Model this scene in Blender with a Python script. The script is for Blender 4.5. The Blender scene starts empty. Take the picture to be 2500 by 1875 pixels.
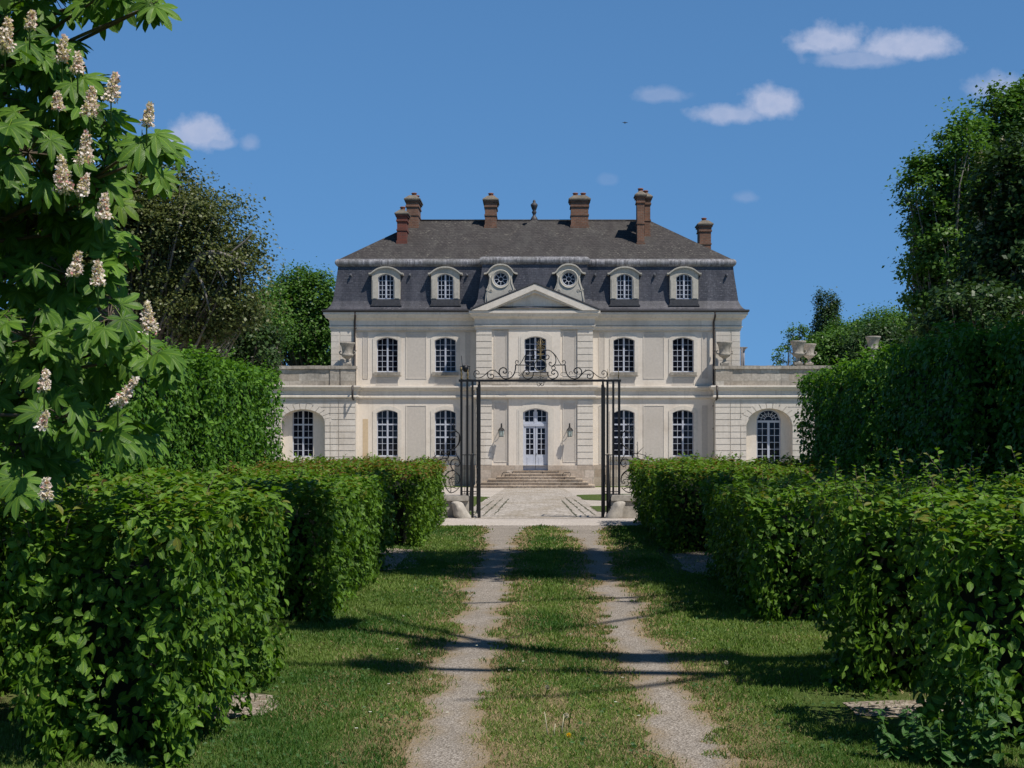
import bpy, math, random
import numpy as np
from math import sin, cos, pi, radians, sqrt

# ------------------------------------------------------------------ camera, sky, sun, exposure
SC = bpy.context.scene
F = 3072.0            # focal length in the units of the survey sheet used below (50 mm lens)
EYE = 1.95            # camera height
def W(px, py, Y):     # survey bearing + distance -> metres
    return ((px-1153.0)*Y/F, Y, EYE+(929.0-py)*Y/F)
def WX(px, Y): return (px-1153.0)*Y/F
def WZ(py, Y): return EYE+(929.0-py)*Y/F

cam_d = bpy.data.cameras.new("camera"); cam = bpy.data.objects.new("camera", cam_d)
SC.collection.objects.link(cam); SC.camera = cam
cam.location = (0, 0, EYE); cam.rotation_euler = (pi/2, 0, 0)
cam_d.lens = 50; cam_d.sensor_width = 36; cam_d.shift_x = -0.02125; cam_d.shift_y = 0.045
cam_d.clip_start = 0.1; cam_d.clip_end = 3000

SUN_AZ, SUN_EL = 50.0, 58.5
sd = (sin(radians(SUN_AZ))*cos(radians(SUN_EL)), -cos(radians(SUN_AZ))*cos(radians(SUN_EL)), sin(radians(SUN_EL)))
sl = bpy.data.lights.new("sun", 'SUN'); sl.energy = 5.0; sl.angle = radians(0.55); sl.color = (1.0, 0.93, 0.85)
so = bpy.data.objects.new("sun", sl); SC.collection.objects.link(so)
from mathutils import Vector
so.rotation_euler = Vector(sd).to_track_quat('Z', 'Y').to_euler(); so.location = (20, -20, 40)

SC.view_settings.view_transform = 'Standard'; SC.view_settings.look = 'None'
SC.view_settings.gamma = 1; SC.view_settings.exposure = 0.0
SC.cycles.max_bounces = 6; SC.cycles.diffuse_bounces = 3; SC.cycles.glossy_bounces = 2
SC.cycles.transmission_bounces = 4; SC.cycles.transparent_max_bounces = 4
SC.cycles.caustics_reflective = False; SC.cycles.caustics_refractive = False
SC.render.use_persistent_data = False

wd = bpy.data.worlds.new("World"); SC.world = wd; wd.use_nodes = True
SKZ = (.40, .16); SKT = (.70, 1.04, 1.19)     # flatter, deeper blue than a dusty horizon
def world():
    nt = wd.node_tree; N = nt.nodes; L = nt.links; N.clear()
    out = N.new('ShaderNodeOutputWorld'); bg = N.new('ShaderNodeBackground')
    sky = N.new('ShaderNodeTexSky'); sky.sky_type = 'NISHITA'; sky.sun_disc = False
    sky.sun_elevation = radians(SUN_EL); sky.sun_rotation = radians(180-SUN_AZ)
    sky.altitude = 100; sky.air_density = 0.7; sky.dust_density = 0.0; sky.ozone_density = 3.0
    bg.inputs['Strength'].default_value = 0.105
    tc = N.new('ShaderNodeTexCoord')
    mp = N.new('ShaderNodeMapping'); mp.vector_type = 'POINT'; mp.inputs['Scale'].default_value = (1, 1, SKZ[0]); mp.inputs['Location'].default_value = (0, 0, SKZ[1])
    nv = N.new('ShaderNodeVectorMath'); nv.operation = 'NORMALIZE'; L.new(tc.outputs['Generated'], mp.inputs[0]); L.new(mp.outputs[0], nv.inputs[0]); L.new(nv.outputs[0], sky.inputs[0])
    hs = N.new('ShaderNodeMix'); hs.data_type = 'RGBA'; hs.blend_type = 'MULTIPLY'; hs.inputs[0].default_value = 1; hs.inputs[7].default_value = (*SKT, 1)
    L.new(sky.outputs[0], hs.inputs[6])
    sp = N.new('ShaderNodeSeparateXYZ'); L.new(tc.outputs['Generated'], sp.inputs[0])
    def M(op, a, b=None, c=None, clamp=False):
        n = N.new('ShaderNodeMath'); n.operation = op; n.use_clamp = clamp
        for i, v in enumerate((a, b, c)):
            if v is None: continue
            if isinstance(v, (int, float)): n.inputs[i].default_value = v
            else: L.new(v, n.inputs[i])
        return n.outputs[0]
    yy = M('MAXIMUM', sp.outputs['Y'], 0.02)
    u = M('DIVIDE', sp.outputs['X'], yy); v = M('DIVIDE', sp.outputs['Z'], yy)
    cb = N.new('ShaderNodeCombineXYZ'); L.new(u, cb.inputs[0]); L.new(v, cb.inputs[1])
    nz = N.new('ShaderNodeTexNoise'); nz.inputs['Scale'].default_value = 34; nz.inputs['Detail'].default_value = 9; nz.inputs['Roughness'].default_value = .62
    L.new(cb.outputs[0], nz.inputs['Vector'])
    nz2 = N.new('ShaderNodeTexNoise'); nz2.inputs['Scale'].default_value = 110; nz2.inputs['Detail'].default_value = 4
    L.new(cb.outputs[0], nz2.inputs['Vector'])
    noise = M('ADD', M('MULTIPLY', M('SUBTRACT', nz.outputs[0], .5), 2.6), M('MULTIPLY', M('SUBTRACT', nz2.outputs[0], .5), .8))
    clouds = [(1790,88,88,42,1),(1750,100,45,22,.9),(1955,102,112,40,1),(1860,128,110,22,.55),(1668,226,64,40,1),(1570,248,100,24,.8),(1430,208,62,20,.4),
              (2150,190,72,32,.65),(428,292,66,44,.95),(385,300,40,30,.9),(470,310,40,18,.6),(543,312,24,22,.4),(1612,428,34,16,.25),(1315,390,22,14,.14)]
    tot = None
    for (cx, cy, rx, ry, op) in clouds:
        uc = (cx-1153)/F; vc = (929-cy)/F
        du = M('DIVIDE', M('SUBTRACT', u, uc), rx/F*1.15); dv = M('DIVIDE', M('SUBTRACT', v, vc), ry/F*1.2)
        dvb = M('MULTIPLY', M('MINIMUM', dv, 0.0), 1.35); dv2 = M('ADD', M('MAXIMUM', dv, 0.0), dvb)
        d = M('SQRT', M('ADD', M('MULTIPLY', du, du), M('MULTIPLY', dv2, dv2)))
        m = M('MULTIPLY', M('SUBTRACT', 1.05, M('ADD', d, M('MULTIPLY', noise, .62))), 1.7, clamp=True)
        m = M('MULTIPLY', M('SMOOTHSTEP' if False else 'POWER', m, 1.15), op)
        tot = m if tot is None else M('MAXIMUM', tot, m)
    fwd = M('GREATER_THAN', sp.outputs['Y'], 0.05)
    tot = M('MULTIPLY', M('MULTIPLY', tot, fwd), M('ADD', .62, M('MULTIPLY', nz2.outputs[0], .5)), clamp=True)
    mx = N.new('ShaderNodeMix'); mx.data_type = 'RGBA'
    L.new(tot, mx.inputs[0]); L.new(hs.outputs[2], mx.inputs[6]); mx.inputs[7].default_value = (4.3, 4.9, 6.7, 1)
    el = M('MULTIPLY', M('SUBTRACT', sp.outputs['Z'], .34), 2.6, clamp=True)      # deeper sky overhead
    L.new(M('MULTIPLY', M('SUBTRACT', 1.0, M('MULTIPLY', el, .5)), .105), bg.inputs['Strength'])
    L.new(mx.outputs[2], bg.inputs['Color']); L.new(bg.outputs[0], out.inputs[0])
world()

rng = np.random.default_rng(11); random.seed(5)
COL = SC.collection

# ------------------------------------------------------------------ materials
def newmat(name):
    m = bpy.data.materials.new(name); m.use_nodes = True
    nt = m.node_tree; b = nt.nodes['Principled BSDF']
    return m, nt, nt.nodes, nt.links, b
def coords(N, L, kind='Object', scale=(1,1,1), swz=None):
    tc = N.new('ShaderNodeTexCoord')
    o = tc.outputs[kind]
    if swz == 'wall':   # (x+y, z)
        s = N.new('ShaderNodeSeparateXYZ'); L.new(o, s.inputs[0])
        a = N.new('ShaderNodeMath'); a.operation = 'ADD'; L.new(s.outputs[0], a.inputs[0]); L.new(s.outputs[1], a.inputs[1])
        c = N.new('ShaderNodeCombineXYZ'); L.new(a.outputs[0], c.inputs[0]); L.new(s.outputs[2], c.inputs[1]); o = c.outputs[0]
    mp = N.new('ShaderNodeMapping'); mp.inputs['Scale'].default_value = scale; L.new(o, mp.inputs[0])
    return mp.outputs[0]
def noise(N, L, vec, scale, detail=4, rough=.55):
    n = N.new('ShaderNodeTexNoise'); n.inputs['Scale'].default_value = scale; n.inputs['Detail'].default_value = detail
    n.inputs['Roughness'].default_value = rough; L.new(vec, n.inputs['Vector']); return n.outputs[0]
def ramp(N, L, fac, stops):
    r = N.new('ShaderNodeValToRGB'); e = r.color_ramp.elements
    while len(e) < len(stops): e.new(.5)
    for i, (p, c) in enumerate(stops): e[i].position = p; e[i].color = (*c, 1) if len(c) == 3 else c
    L.new(fac, r.inputs[0]); return r.outputs[0]
def mixc(N, L, fac, a, b, mode='MIX'):
    m = N.new('ShaderNodeMix'); m.data_type = 'RGBA'; m.blend_type = mode
    for i, v in ((0, fac), (6, a), (7, b)):
        if isinstance(v, (int, float)): m.inputs[i].default_value = v
        elif isinstance(v, tuple): m.inputs[i].default_value = (*v, 1)
        else: L.new(v, m.inputs[i])
    return m.outputs[2]
def bump(N, L, b, h, strength, dist):
    n = N.new('ShaderNodeBump'); n.inputs['Strength'].default_value = strength; n.inputs['Distance'].default_value = dist
    L.new(h, n.inputs['Height']); L.new(n.outputs[0], b.inputs['Normal'])

def plain(name, col, rough=.6, metal=0, var=.12, sc=6, bmp=.2):
    m, nt, N, L, b = newmat(name)
    v = coords(N, L); n = noise(N, L, v, sc, 5)
    lo = tuple(c*(1-var) for c in col); hi = tuple(min(1, c*(1+var)) for c in col)
    L.new(ramp(N, L, n, [(.3, lo), (.7, hi)]), b.inputs['Base Color'])
    b.inputs['Roughness'].default_value = rough; b.inputs['Metallic'].default_value = metal
    if bmp: bump(N, L, b, noise(N, L, v, sc*6, 4), bmp, .01)
    return m
def stone(name, col, dirt=(.25,.22,.18), amt=.35, rough=.85, blocks=None, mortar=(.3,.27,.22), fine=.15, streak=.25, soft=False):
    m, nt, N, L, b = newmat(name)
    v = coords(N, L); n1 = noise(N, L, v, .55, 6, .6); n2 = noise(N, L, v, 7, 5, .65)
    c = ramp(N, L, n2, [(.3, tuple(x*(1-fine) for x in col)), (.7, tuple(x*(1+fine*.5) for x in col))])
    vs = coords(N, L, scale=(3.2, 3.2, .22)); n3 = noise(N, L, vs, 1.6, 5, .6)
    f = ramp(N, L, n1, [(.5, (0,0,0)), (.78, (amt,)*3)])
    c = mixc(N, L, f, c, dirt)
    f3 = ramp(N, L, n3, [(.56, (0,0,0)), (.8, (streak,)*3)])
    c = mixc(N, L, f3, c, dirt)
    h = n2
    if blocks:
        w, hh, ms = blocks
        bt = N.new('ShaderNodeTexBrick'); L.new(coords(N, L, swz='wall'), bt.inputs['Vector'])
        bt.inputs['Scale'].default_value = 1; bt.inputs['Brick Width'].default_value = w; bt.inputs['Row Height'].default_value = hh
        bt.inputs['Mortar Size'].default_value = ms; bt.inputs['Mortar Smooth'].default_value = .2
        bt.inputs['Color1'].default_value = (1,1,1,1); bt.inputs['Color2'].default_value = (.74,.7,.66,1) if not soft else (.91,.90,.89,1)
        c2 = mixc(N, L, 1.0, c, bt.outputs['Color'], 'MULTIPLY'); c = mixc(N, L, bt.outputs['Fac'], c2, mortar)
    L.new(c, b.inputs['Base Color']); b.inputs['Roughness'].default_value = rough
    b.inputs['Specular IOR Level'].default_value = .2
    bump(N, L, b, h, .35, .02)
    return m
def bricky(name, c1, c2, mortar, w, h, ms, stains=None, rough=.8, swz='wall', lichen=None, bs=.4, spec=.4, streaks=None):
    m, nt, N, L, b = newmat(name)
    bt = N.new('ShaderNodeTexBrick'); L.new(coords(N, L, swz=swz), bt.inputs['Vector'])
    bt.inputs['Scale'].default_value = 1; bt.inputs['Brick Width'].default_value = w; bt.inputs['Row Height'].default_value = h
    bt.inputs['Mortar Size'].default_value = ms; bt.inputs['Mortar Smooth'].default_value = .1; bt.inputs['Bias'].default_value = -.1
    bt.inputs['Color1'].default_value = (*c1,1); bt.inputs['Color2'].default_value = (*c2,1); bt.inputs['Mortar'].default_value = (*mortar,1)
    c = bt.outputs['Color']; v = coords(N, L)
    n = noise(N, L, v, 2.2, 6, .65)
    if stains: c = mixc(N, L, ramp(N, L, n, [(.42, (0,0,0)), (.68, (.75,)*3)]), c, stains)
    if lichen:
        vs = coords(N, L, scale=(1,1,2.6))
        n4 = noise(N, L, vs, 5.5, 5, .75); n5 = noise(N, L, v, .7, 4, .6)
        f = mixc(N, L, 1.0, ramp(N, L, n4, [(.55, (0,0,0)), (.67, (.95,)*3)]), ramp(N, L, n5, [(.4, (.12,)*3), (.62, (1,)*3)]), 'MULTIPLY')
        c = mixc(N, L, f, c, lichen)
    if streaks:
        n7 = noise(N, L, coords(N, L, scale=(.9,.35,.12)), 1.3, 6, .62); n8 = noise(N, L, v, 11, 4, .7)
        f = mixc(N, L, 1.0, ramp(N, L, n7, [(.46, (0,0,0)), (.66, (.6,)*3)]), ramp(N, L, n8, [(.35, (.15,)*3), (.65, (1,)*3)]), 'MULTIPLY')
        c = mixc(N, L, f, c, streaks)
    L.new(c, b.inputs['Base Color']); b.inputs['Roughness'].default_value = rough
    b.inputs['Specular IOR Level'].default_value = spec
    bump(N, L, b, bt.outputs['Fac'], -bs, .02) if False else bump(N, L, b, n, .4, .03)
    return m
def leafmat(name, dark, light, tip=None, trans=.35, rough=.45, veins=0, flower=False, spec=.4):
    m, nt, N, L, b = newmat(name)
    at = N.new('ShaderNodeAttribute'); at.attribute_name = 'leaf'
    s = N.new('ShaderNodeSeparateColor'); L.new(at.outputs['Color'], s.inputs[0])
    stops = [(.0, dark), (.75, light)]
    if tip: stops += [(.93, light), (.97, tip)]
    c = ramp(N, L, s.outputs[0], stops)
    if veins:
        def M(op, a, bb):
            n = N.new('ShaderNodeMath'); n.operation = op
            for i, x in enumerate((a, bb)):
                if isinstance(x, (int, float)): n.inputs[i].default_value = x
                else: L.new(x, n.inputs[i])
            return n.outputs[0]
        ph = M('SUBTRACT', M('MULTIPLY', s.outputs[2], veins), M('MULTIPLY', s.outputs[1], veins*.28))
        sn = M('SINE', M('MULTIPLY', ph, 6.2832), 0)
        mid = ramp(N, L, s.outputs[1], [(.02, (.55,)*3), (.14, (0,0,0))])
        f = ramp(N, L, sn, [(.0, (0,0,0)), (.9, (.22,)*3)])
        c = mixc(N, L, f, c, tuple(x*1.5 for x in light))
        c = mixc(N, L, mid, c, (light[0]*2.2+.03, light[1]*1.7+.03, light[2]*1.3))
        bump(N, L, b, sn, .35, .004)
    L.new(c, b.inputs['Base Color']); b.inputs['Roughness'].default_value = rough
    b.inputs['Specular IOR Level'].default_value = spec
    if trans:
        t = N.new('ShaderNodeBsdfTranslucent'); tcl = mixc(N, L, 1.0, c, (1.35, 1.5, .45), 'MULTIPLY')
        L.new(tcl, t.inputs['Color'])
        mx = N.new('ShaderNodeMixShader'); mx.inputs[0].default_value = trans
        out = N['Material Output'] if 'Material Output' in N else [n for n in N if n.type == 'OUTPUT_MATERIAL'][0]
        L.new(b.outputs[0], mx.inputs[1]); L.new(t.outputs[0], mx.inputs[2]); L.new(mx.outputs[0], out.inputs['Surface'])
    return m

MT = {}
MT['wall'] = stone('cream_render', (.705,.64,.55), dirt=(.40,.33,.245), amt=.5, streak=.42, fine=.07)
MT['panel'] = stone('grey_render', (.53,.485,.425), dirt=(.40,.36,.30), amt=.4, streak=.25, fine=.10)
MT['ochre'] = stone('stained_render', (.54,.43,.29), dirt=(.42,.29,.15), amt=.7, fine=.1)
MT['trim'] = stone('pale_limestone', (.68,.63,.55), dirt=(.33,.29,.23), amt=.45, streak=.5, fine=.10, blocks=(1.3,1.97,.0003), mortar=(.6,.55,.47), soft=True)
MT['plinth'] = stone('plinth_stone', (.55,.48,.40), dirt=(.36,.28,.20), amt=.7, blocks=(.95,.48,.012), fine=.25)
MT['ashlar'] = stone('weathered_ashlar', (.50,.46,.395), dirt=(.10,.095,.085), amt=.75, blocks=(1.15,.45,.014), streak=.7, fine=.32)
MT['urn'] = stone('urn_stone', (.36,.33,.28), dirt=(.075,.07,.06), amt=.9, streak=.75, fine=.4)
MT['cap'] = stone('chimney_cap_stone', (.20,.175,.14), dirt=(.05,.05,.045), amt=.8, streak=.6, fine=.4)
MT['dstone'] = stone('dormer_stone', (.47,.445,.385), dirt=(.20,.185,.16), amt=.7, streak=.4, fine=.15)
MT['step'] = stone('step_stone', (.50,.42,.33), dirt=(.16,.13,.095), amt=.85, blocks=(.9,.6,.014), fine=.4)
MT['rock'] = stone('guard_stone', (.43,.40,.35), dirt=(.13,.125,.11), amt=.8, fine=.4)
MT['slate'] = bricky('slate', (.036,.039,.049), (.060,.063,.076), (.014,.014,.018), .26, .155, .012, stains=(.045,.045,.058), lichen=(.20,.20,.22), rough=.5, streaks=(.125,.125,.145))
MT['tile'] = bricky('roof_tiles', (.040,.036,.036), (.066,.059,.057), (.015,.013,.013), .22, .14, .014, stains=(.030,.027,.026), lichen=(.25,.24,.20), rough=.85, streaks=(.085,.083,.076))
MT['brick'] = bricky('brick', (.23,.105,.062), (.145,.07,.045), (.20,.165,.13), .26, .105, .012, stains=(.10,.06,.042), rough=.9)
MT['brickred'] = bricky('red_brick', (.19,.052,.034), (.12,.038,.028), (.11,.075,.06), .24, .09, .01, stains=(.11,.04,.03), rough=.9)
MT['pot'] = plain('terracotta', (.20,.07,.04), .8, var=.35)
def zinc():
    m, nt, N, L, b = newmat('zinc_roll')
    v = coords(N, L, scale=(1,1,.05)); n = noise(N, L, v, 9, 6, .75); n2 = noise(N, L, coords(N, L), .8, 4)
    c = ramp(N, L, n, [(.36, (.06,.06,.065)), (.5, (.18,.18,.195)), (.66, (.38,.38,.40))])
    c = mixc(N, L, ramp(N, L, n2, [(.45, (0,0,0)), (.7, (.6,)*3)]), c, (.12,.12,.11))
    L.new(c, b.inputs['Base Color']); b.inputs['Roughness'].default_value = .6; b.inputs['Metallic'].default_value = .15
    return m
MT['zinc'] = zinc()
MT['lead'] = plain('dark_lead', (.05,.05,.055), .6, var=.3)
MT['gutter'] = plain('gutter_metal', (.016,.015,.015), .5)
MT['pipe'] = plain('cast_iron_pipe', (.035,.025,.022), .5, var=.4)
MT['paint'] = plain('blue_grey_paint', (.46,.49,.56), .5, var=.06, sc=3)
MT['iron'] = plain('wrought_iron', (.005,.005,.006), .55, metal=0, var=.5, sc=12)
MT['gold'] = plain('worn_gilding', (.22,.16,.07), .5, metal=.3, var=.6, sc=25)
MT['bronze'] = plain('dull_bronze', (.12,.115,.09), .5, var=.3)
MT['lampglass'] = plain('lamp_glass', (.42,.5,.46), .2, var=.2)
def glass():
    m, nt, N, L, b = newmat('dark_window_glass')
    v = coords(N, L); n = noise(N, L, v, 1.9, 1)
    L.new(ramp(N, L, n, [(.35, (.003,.004,.008)), (.55, (.010,.011,.018)), (.68, (.035,.040,.055)), (.8, (.06,.055,.05))]), b.inputs['Base Color'])  # lighter noise patches imitate reflecting panes, painted into the base colour
    b.inputs['Roughness'].default_value = .06; b.inputs['Specular IOR Level'].default_value = .18
    return m
MT['glass'] = glass()
MT['bark'] = plain('bark', (.11,.085,.06), .9, var=.35, sc=9, bmp=.8)
MT['greybark'] = plain('grey_bark', (.165,.15,.13), .9, var=.35, sc=6, bmp=.8)
MT['core'] = plain('hedge_dark_core', (.009,.013,.005), .95, var=.4)  # near-black colour stands in for the shade deep inside the hedges
MT['hedge'] = leafmat('hornbeam_leaves', (.030,.085,.010), (.125,.245,.025), tip=(.17,.17,.03), trans=.28, veins=9, rough=.46, spec=.3)
MT['hedgefar'] = leafmat('hornbeam_leaves_distant', (.036,.090,.012), (.130,.230,.024), tip=(.17,.11,.03), trans=.28, rough=.55, spec=.2)
MT['linden'] = leafmat('linden_leaves', (.042,.118,.015), (.120,.250,.028), trans=.28, rough=.5, spec=.22)
MT['chestnut'] = leafmat('chestnut_leaves', (.034,.100,.014), (.118,.240,.030), tip=(.13,.22,.03), trans=.28, veins=13, rough=.42, spec=.35)
MT['copper'] = leafmat('bronze_leaves', (.052,.075,.020), (.115,.135,.040), tip=(.16,.13,.05), trans=.2, spec=.3)
MT['green'] = leafmat('green_leaves', (.045,.115,.020), (.095,.190,.030), trans=.28, spec=.3)
MT['bright'] = leafmat('ash_leaves', (.055,.130,.024), (.110,.215,.038), trans=.3, spec=.3)
MT['dkgreen'] = leafmat('dark_leaves', (.024,.056,.016), (.050,.098,.024), trans=.2, spec=.3)
MT['poplar'] = leafmat('poplar_leaves', (.030,.062,.026), (.062,.110,.042), trans=.2)
MT['flower'] = leafmat('chestnut_blossom', (.70,.56,.54), (.86,.79,.77), tip=(.62,.30,.30), trans=.25, rough=.6)
MT['flowerfar'] = leafmat('cream_blossom', (.42,.38,.30), (.6,.55,.44), trans=.2, rough=.7)
MT['grass'] = leafmat('grass_blades', (.040,.118,.016), (.165,.245,.050), trans=.3, rough=.55, spec=.3)
MT['dry'] = leafmat('dry_grass', (.22,.17,.085), (.38,.30,.165), trans=.2, rough=.8, spec=.1)
MT['nettle'] = leafmat('nettle_leaves', (.030,.085,.02), (.06,.15,.035), trans=.3, veins=7)
def gravel(name, c1, c2, c3, sc=60, big=1.2, moss=None):
    m, nt, N, L, b = newmat(name)
    v = coords(N, L); vo = N.new('ShaderNodeTexVoronoi'); vo.inputs['Scale'].default_value = sc; L.new(v, vo.inputs['Vector'])
    s = N.new('ShaderNodeSeparateColor'); L.new(vo.outputs['Color'], s.inputs[0])
    c = ramp(N, L, s.outputs[0], [(.0, c1), (.55, c2), (1, c3)])
    n = noise(N, L, v, big, 6, .6); c = mixc(N, L, ramp(N, L, n, [(.4, (0,0,0)), (.75, (.6,)*3)]), c, tuple(x*.62 for x in c2))
    if moss:
        n6 = noise(N, L, v, 3.2, 6, .7); c = mixc(N, L, ramp(N, L, n6, [(.56, (0,0,0)), (.68, (.8,)*3)]), c, moss)
    if name == 'track_gravel':
        at = N.new('ShaderNodeAttribute'); at.attribute_name = 'dry'; nn_ = noise(N, L, v, 30, 4, .7)
        fx = mixc(N, L, 1.0, at.outputs['Fac'], ramp(N, L, nn_, [(.3, (.25,)*3), (.6, (1.6,)*3)]), 'MULTIPLY')
        c = mixc(N, L, fx, c, mixc(N, L, nn_, (.16,.115,.065), (.36,.29,.19)))
    L.new(c, b.inputs['Base Color']); b.inputs['Roughness'].default_value = .95; b.inputs['Specular IOR Level'].default_value = .15
    bump(N, L, b, vo.outputs['Distance'], .8, .012)
    return m
MT['gravel'] = gravel('track_gravel', (.18,.155,.13), (.30,.268,.23), (.44,.40,.355), 80, 1.5)
MT['road'] = gravel('road_gravel', (.36,.32,.28), (.50,.455,.41), (.58,.54,.49), 40, .5)
MT['bay'] = gravel('bay_gravel', (.14,.115,.09), (.27,.23,.185), (.44,.39,.33), 38, 2.5, moss=(.16,.10,.055))
MT['court'] = gravel('court_gravel', (.36,.32,.27), (.50,.45,.39), (.56,.51,.45), 30, .3)
def cobble():
    m, nt, N, L, b = newmat('cobbles')
    v = coords(N, L, scale=(1,.9,1)); vo = N.new('ShaderNodeTexVoronoi'); vo.inputs['Scale'].default_value = 7; L.new(v, vo.inputs['Vector'])
    vo.feature = 'DISTANCE_TO_EDGE'
    vc = N.new('ShaderNodeTexVoronoi'); vc.inputs['Scale'].default_value = 7; L.new(v, vc.inputs['Vector'])
    s = N.new('ShaderNodeSeparateColor'); L.new(vc.outputs['Color'], s.inputs[0])
    c = ramp(N, L, s.outputs[0], [(0, (.30,.265,.225)), (1, (.58,.53,.47))])
    c = mixc(N, L, ramp(N, L, vo.outputs['Distance'], [(.02, (1,1,1)), (.09, (0,0,0))]), c, (.17,.145,.10))
    n = noise(N, L, coords(N, L, scale=(1.6,.25,1)), .8, 5); c = mixc(N, L, ramp(N, L, n, [(.45, (0,0,0)), (.7, (.7,)*3)]), c, (.26,.215,.15))
    L.new(c, b.inputs['Base Color']); b.inputs['Roughness'].default_value = .9
    bump(N, L, b, vo.outputs['Distance'], .8, .03)
    return m
MT['cobble'] = cobble()
MT['joint'] = plain('grassy_joint', (.075,.075,.04), .95, var=.5)
def lawnmat():
    m, nt, N, L, b = newmat('lawn_ground')
    v = coords(N, L); n = noise(N, L, v, 1.3, 7, .65); n2 = noise(N, L, v, 45, 4, .7)
    c = ramp(N, L, n, [(.35, (.065,.110,.022)), (.55, (.105,.145,.038)), (.72, (.17,.16,.065))])
    c = mixc(N, L, ramp(N, L, n2, [(.35, (.5,)*3), (.7, (0,0,0))]), c, (.03,.045,.012))
    at = N.new('ShaderNodeAttribute'); at.attribute_name = 'dry'
    c = mixc(N, L, at.outputs['Fac'], c, mixc(N, L, n2, (.13,.095,.05), (.34,.265,.16)))
    L.new(c, b.inputs['Base Color']); b.inputs['Roughness'].default_value = .95; b.inputs['Specular IOR Level'].default_value = .1
    bump(N, L, b, n2, .8, .03)
    return m
MT['lawn'] = lawnmat()

# ------------------------------------------------------------------ mesh helpers
class MB:
    def __init__(s): s.v = []; s.f = []; s.sm = []
    def add(s, vs, fs, smooth=False):
        n = len(s.v); s.v += [tuple(p) for p in vs]; s.f += [tuple(i+n for i in f) for f in fs]; s.sm += [smooth]*len(fs); return s
    def box(s, x0, x1, y0, y1, z0, z1):
        if x0 > x1: x0, x1 = x1, x0
        if z0 > z1: z0, z1 = z1, z0
        return s.add([(x0,y0,z0),(x1,y0,z0),(x1,y1,z0),(x0,y1,z0),(x0,y0,z1),(x1,y0,z1),(x1,y1,z1),(x0,y1,z1)],
              [(0,3,2,1),(4,5,6,7),(0,1,5,4),(1,2,6,5),(2,3,7,6),(3,0,4,7)])
    def prism(s, pts, y0, y1):   # polygon in xz, anticlockwise seen from -y
        n = len(pts)
        return s.add([(x,y0,z) for x,z in pts]+[(x,y1,z) for x,z in pts],
              [tuple(range(n)), tuple(range(2*n-1, n-1, -1))]+[(i+n, (i+1)%n+n, (i+1)%n, i) for i in range(n)])
    def bar(s, a, b, w, h=None):
        a = Vector(a); b = Vector(b); h = h or w; d = (b-a).normalized()
        up = Vector((0,0,1)) if abs(d.z) < .95 else Vector((0,1,0))
        u = d.cross(up).normalized()*w/2; v = u.normalized().cross(d)*h/2
        return s.add([a-u-v,a+u-v,a+u+v,a-u+v,b-u-v,b+u-v,b+u+v,b-u+v], [(0,1,2,3),(7,6,5,4),(0,4,5,1),(1,5,6,2),(2,6,7,3),(3,7,4,0)])
    def tube(s, pts, r, n=6, cap=True):
        pts = [Vector(p) for p in pts]; k = len(pts); rs = r if isinstance(r, (list, tuple)) else [r]*k
        vs = []; u = None
        for i, p in enumerate(pts):
            d = (pts[min(i+1,k-1)]-pts[max(i-1,0)]);
            d = d.normalized() if d.length > 1e-9 else Vector((0,0,1))
            if u is None: u = d.cross(Vector((.31,.17,.93))).normalized() if abs(d.z) < .9 else d.cross(Vector((0,1,0))).normalized()
            else: u = (u-d*u.dot(d)).normalized()
            w = d.cross(u)
            for j in range(n):
                a = 2*pi*j/n; vs.append(p+(u*cos(a)+w*sin(a))*rs[i])
        fs = [(i*n+j, i*n+(j+1)%n, (i+1)*n+(j+1)%n, (i+1)*n+j) for i in range(k-1) for j in range(n)]
        if cap: fs += [tuple(range(n-1,-1,-1)), tuple(range((k-1)*n, k*n))]
        return s.add(vs, fs, True)
    def lathe(s, prof, c=(0,0,0), n=16, sq=None):
        vs = []; m = len(prof)
        for (r, z) in prof:
            for j in range(n):
                a = 2*pi*j/n; vs.append((c[0]+r*cos(a), c[1]+r*sin(a), c[2]+z))
        fs = [(i*n+j, i*n+(j+1)%n, (i+1)*n+(j+1)%n, (i+1)*n+j) for i in range(m-1) for j in range(n)]
        fs += [tuple(range(n-1,-1,-1)), tuple(range((m-1)*n, m*n))]
        return s.add(vs, fs, n > 6)
    def mould(s, x0, x1, yf, yb, prof, closed=False):   # profile (d,z) top->bottom swept left side, front, right side
        vs = []
        for d, z in prof:
            vs += [(x0-d,yb,z),(x0-d,yf-d,z),(x1+d,yf-d,z),(x1+d,yb,z)] if not closed else [(x0-d,yb+d,z),(x0-d,yf-d,z),(x1+d,yf-d,z),(x1+d,yb+d,z)]
        m = len(prof); seg = 4 if closed else 3
        fs = [(i*4+j, (i+1)*4+j, (i+1)*4+(j+1)%4, i*4+(j+1)%4) for i in range(m-1) for j in range(seg)]
        return s.add(vs, fs)
    def build(s, name, mat, parent=None):
        me = bpy.data.meshes.new(name); me.from_pydata(s.v, [], s.f)
        if any(s.sm): me.polygons.foreach_set('use_smooth', s.sm)
        me.materials.append(MT[mat] if isinstance(mat, str) else mat); me.update()
        o = bpy.data.objects.new(name, me); COL.objects.link(o)
        if parent: o.parent = parent
        return o
def tag(o, label, cat, group=None, kind=None):
    if label: o['label'] = label
    if cat: o['category'] = cat
    if group: o['group'] = group
    if kind: o['kind'] = kind
    return o
def empty(name, loc, label, cat, group=None):
    o = bpy.data.objects.new(name, None); COL.objects.link(o); o.location = loc; o.empty_display_size = .3
    return tag(o, label, cat, group)
def struct(o): o['kind'] = 'structure'; return o
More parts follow.
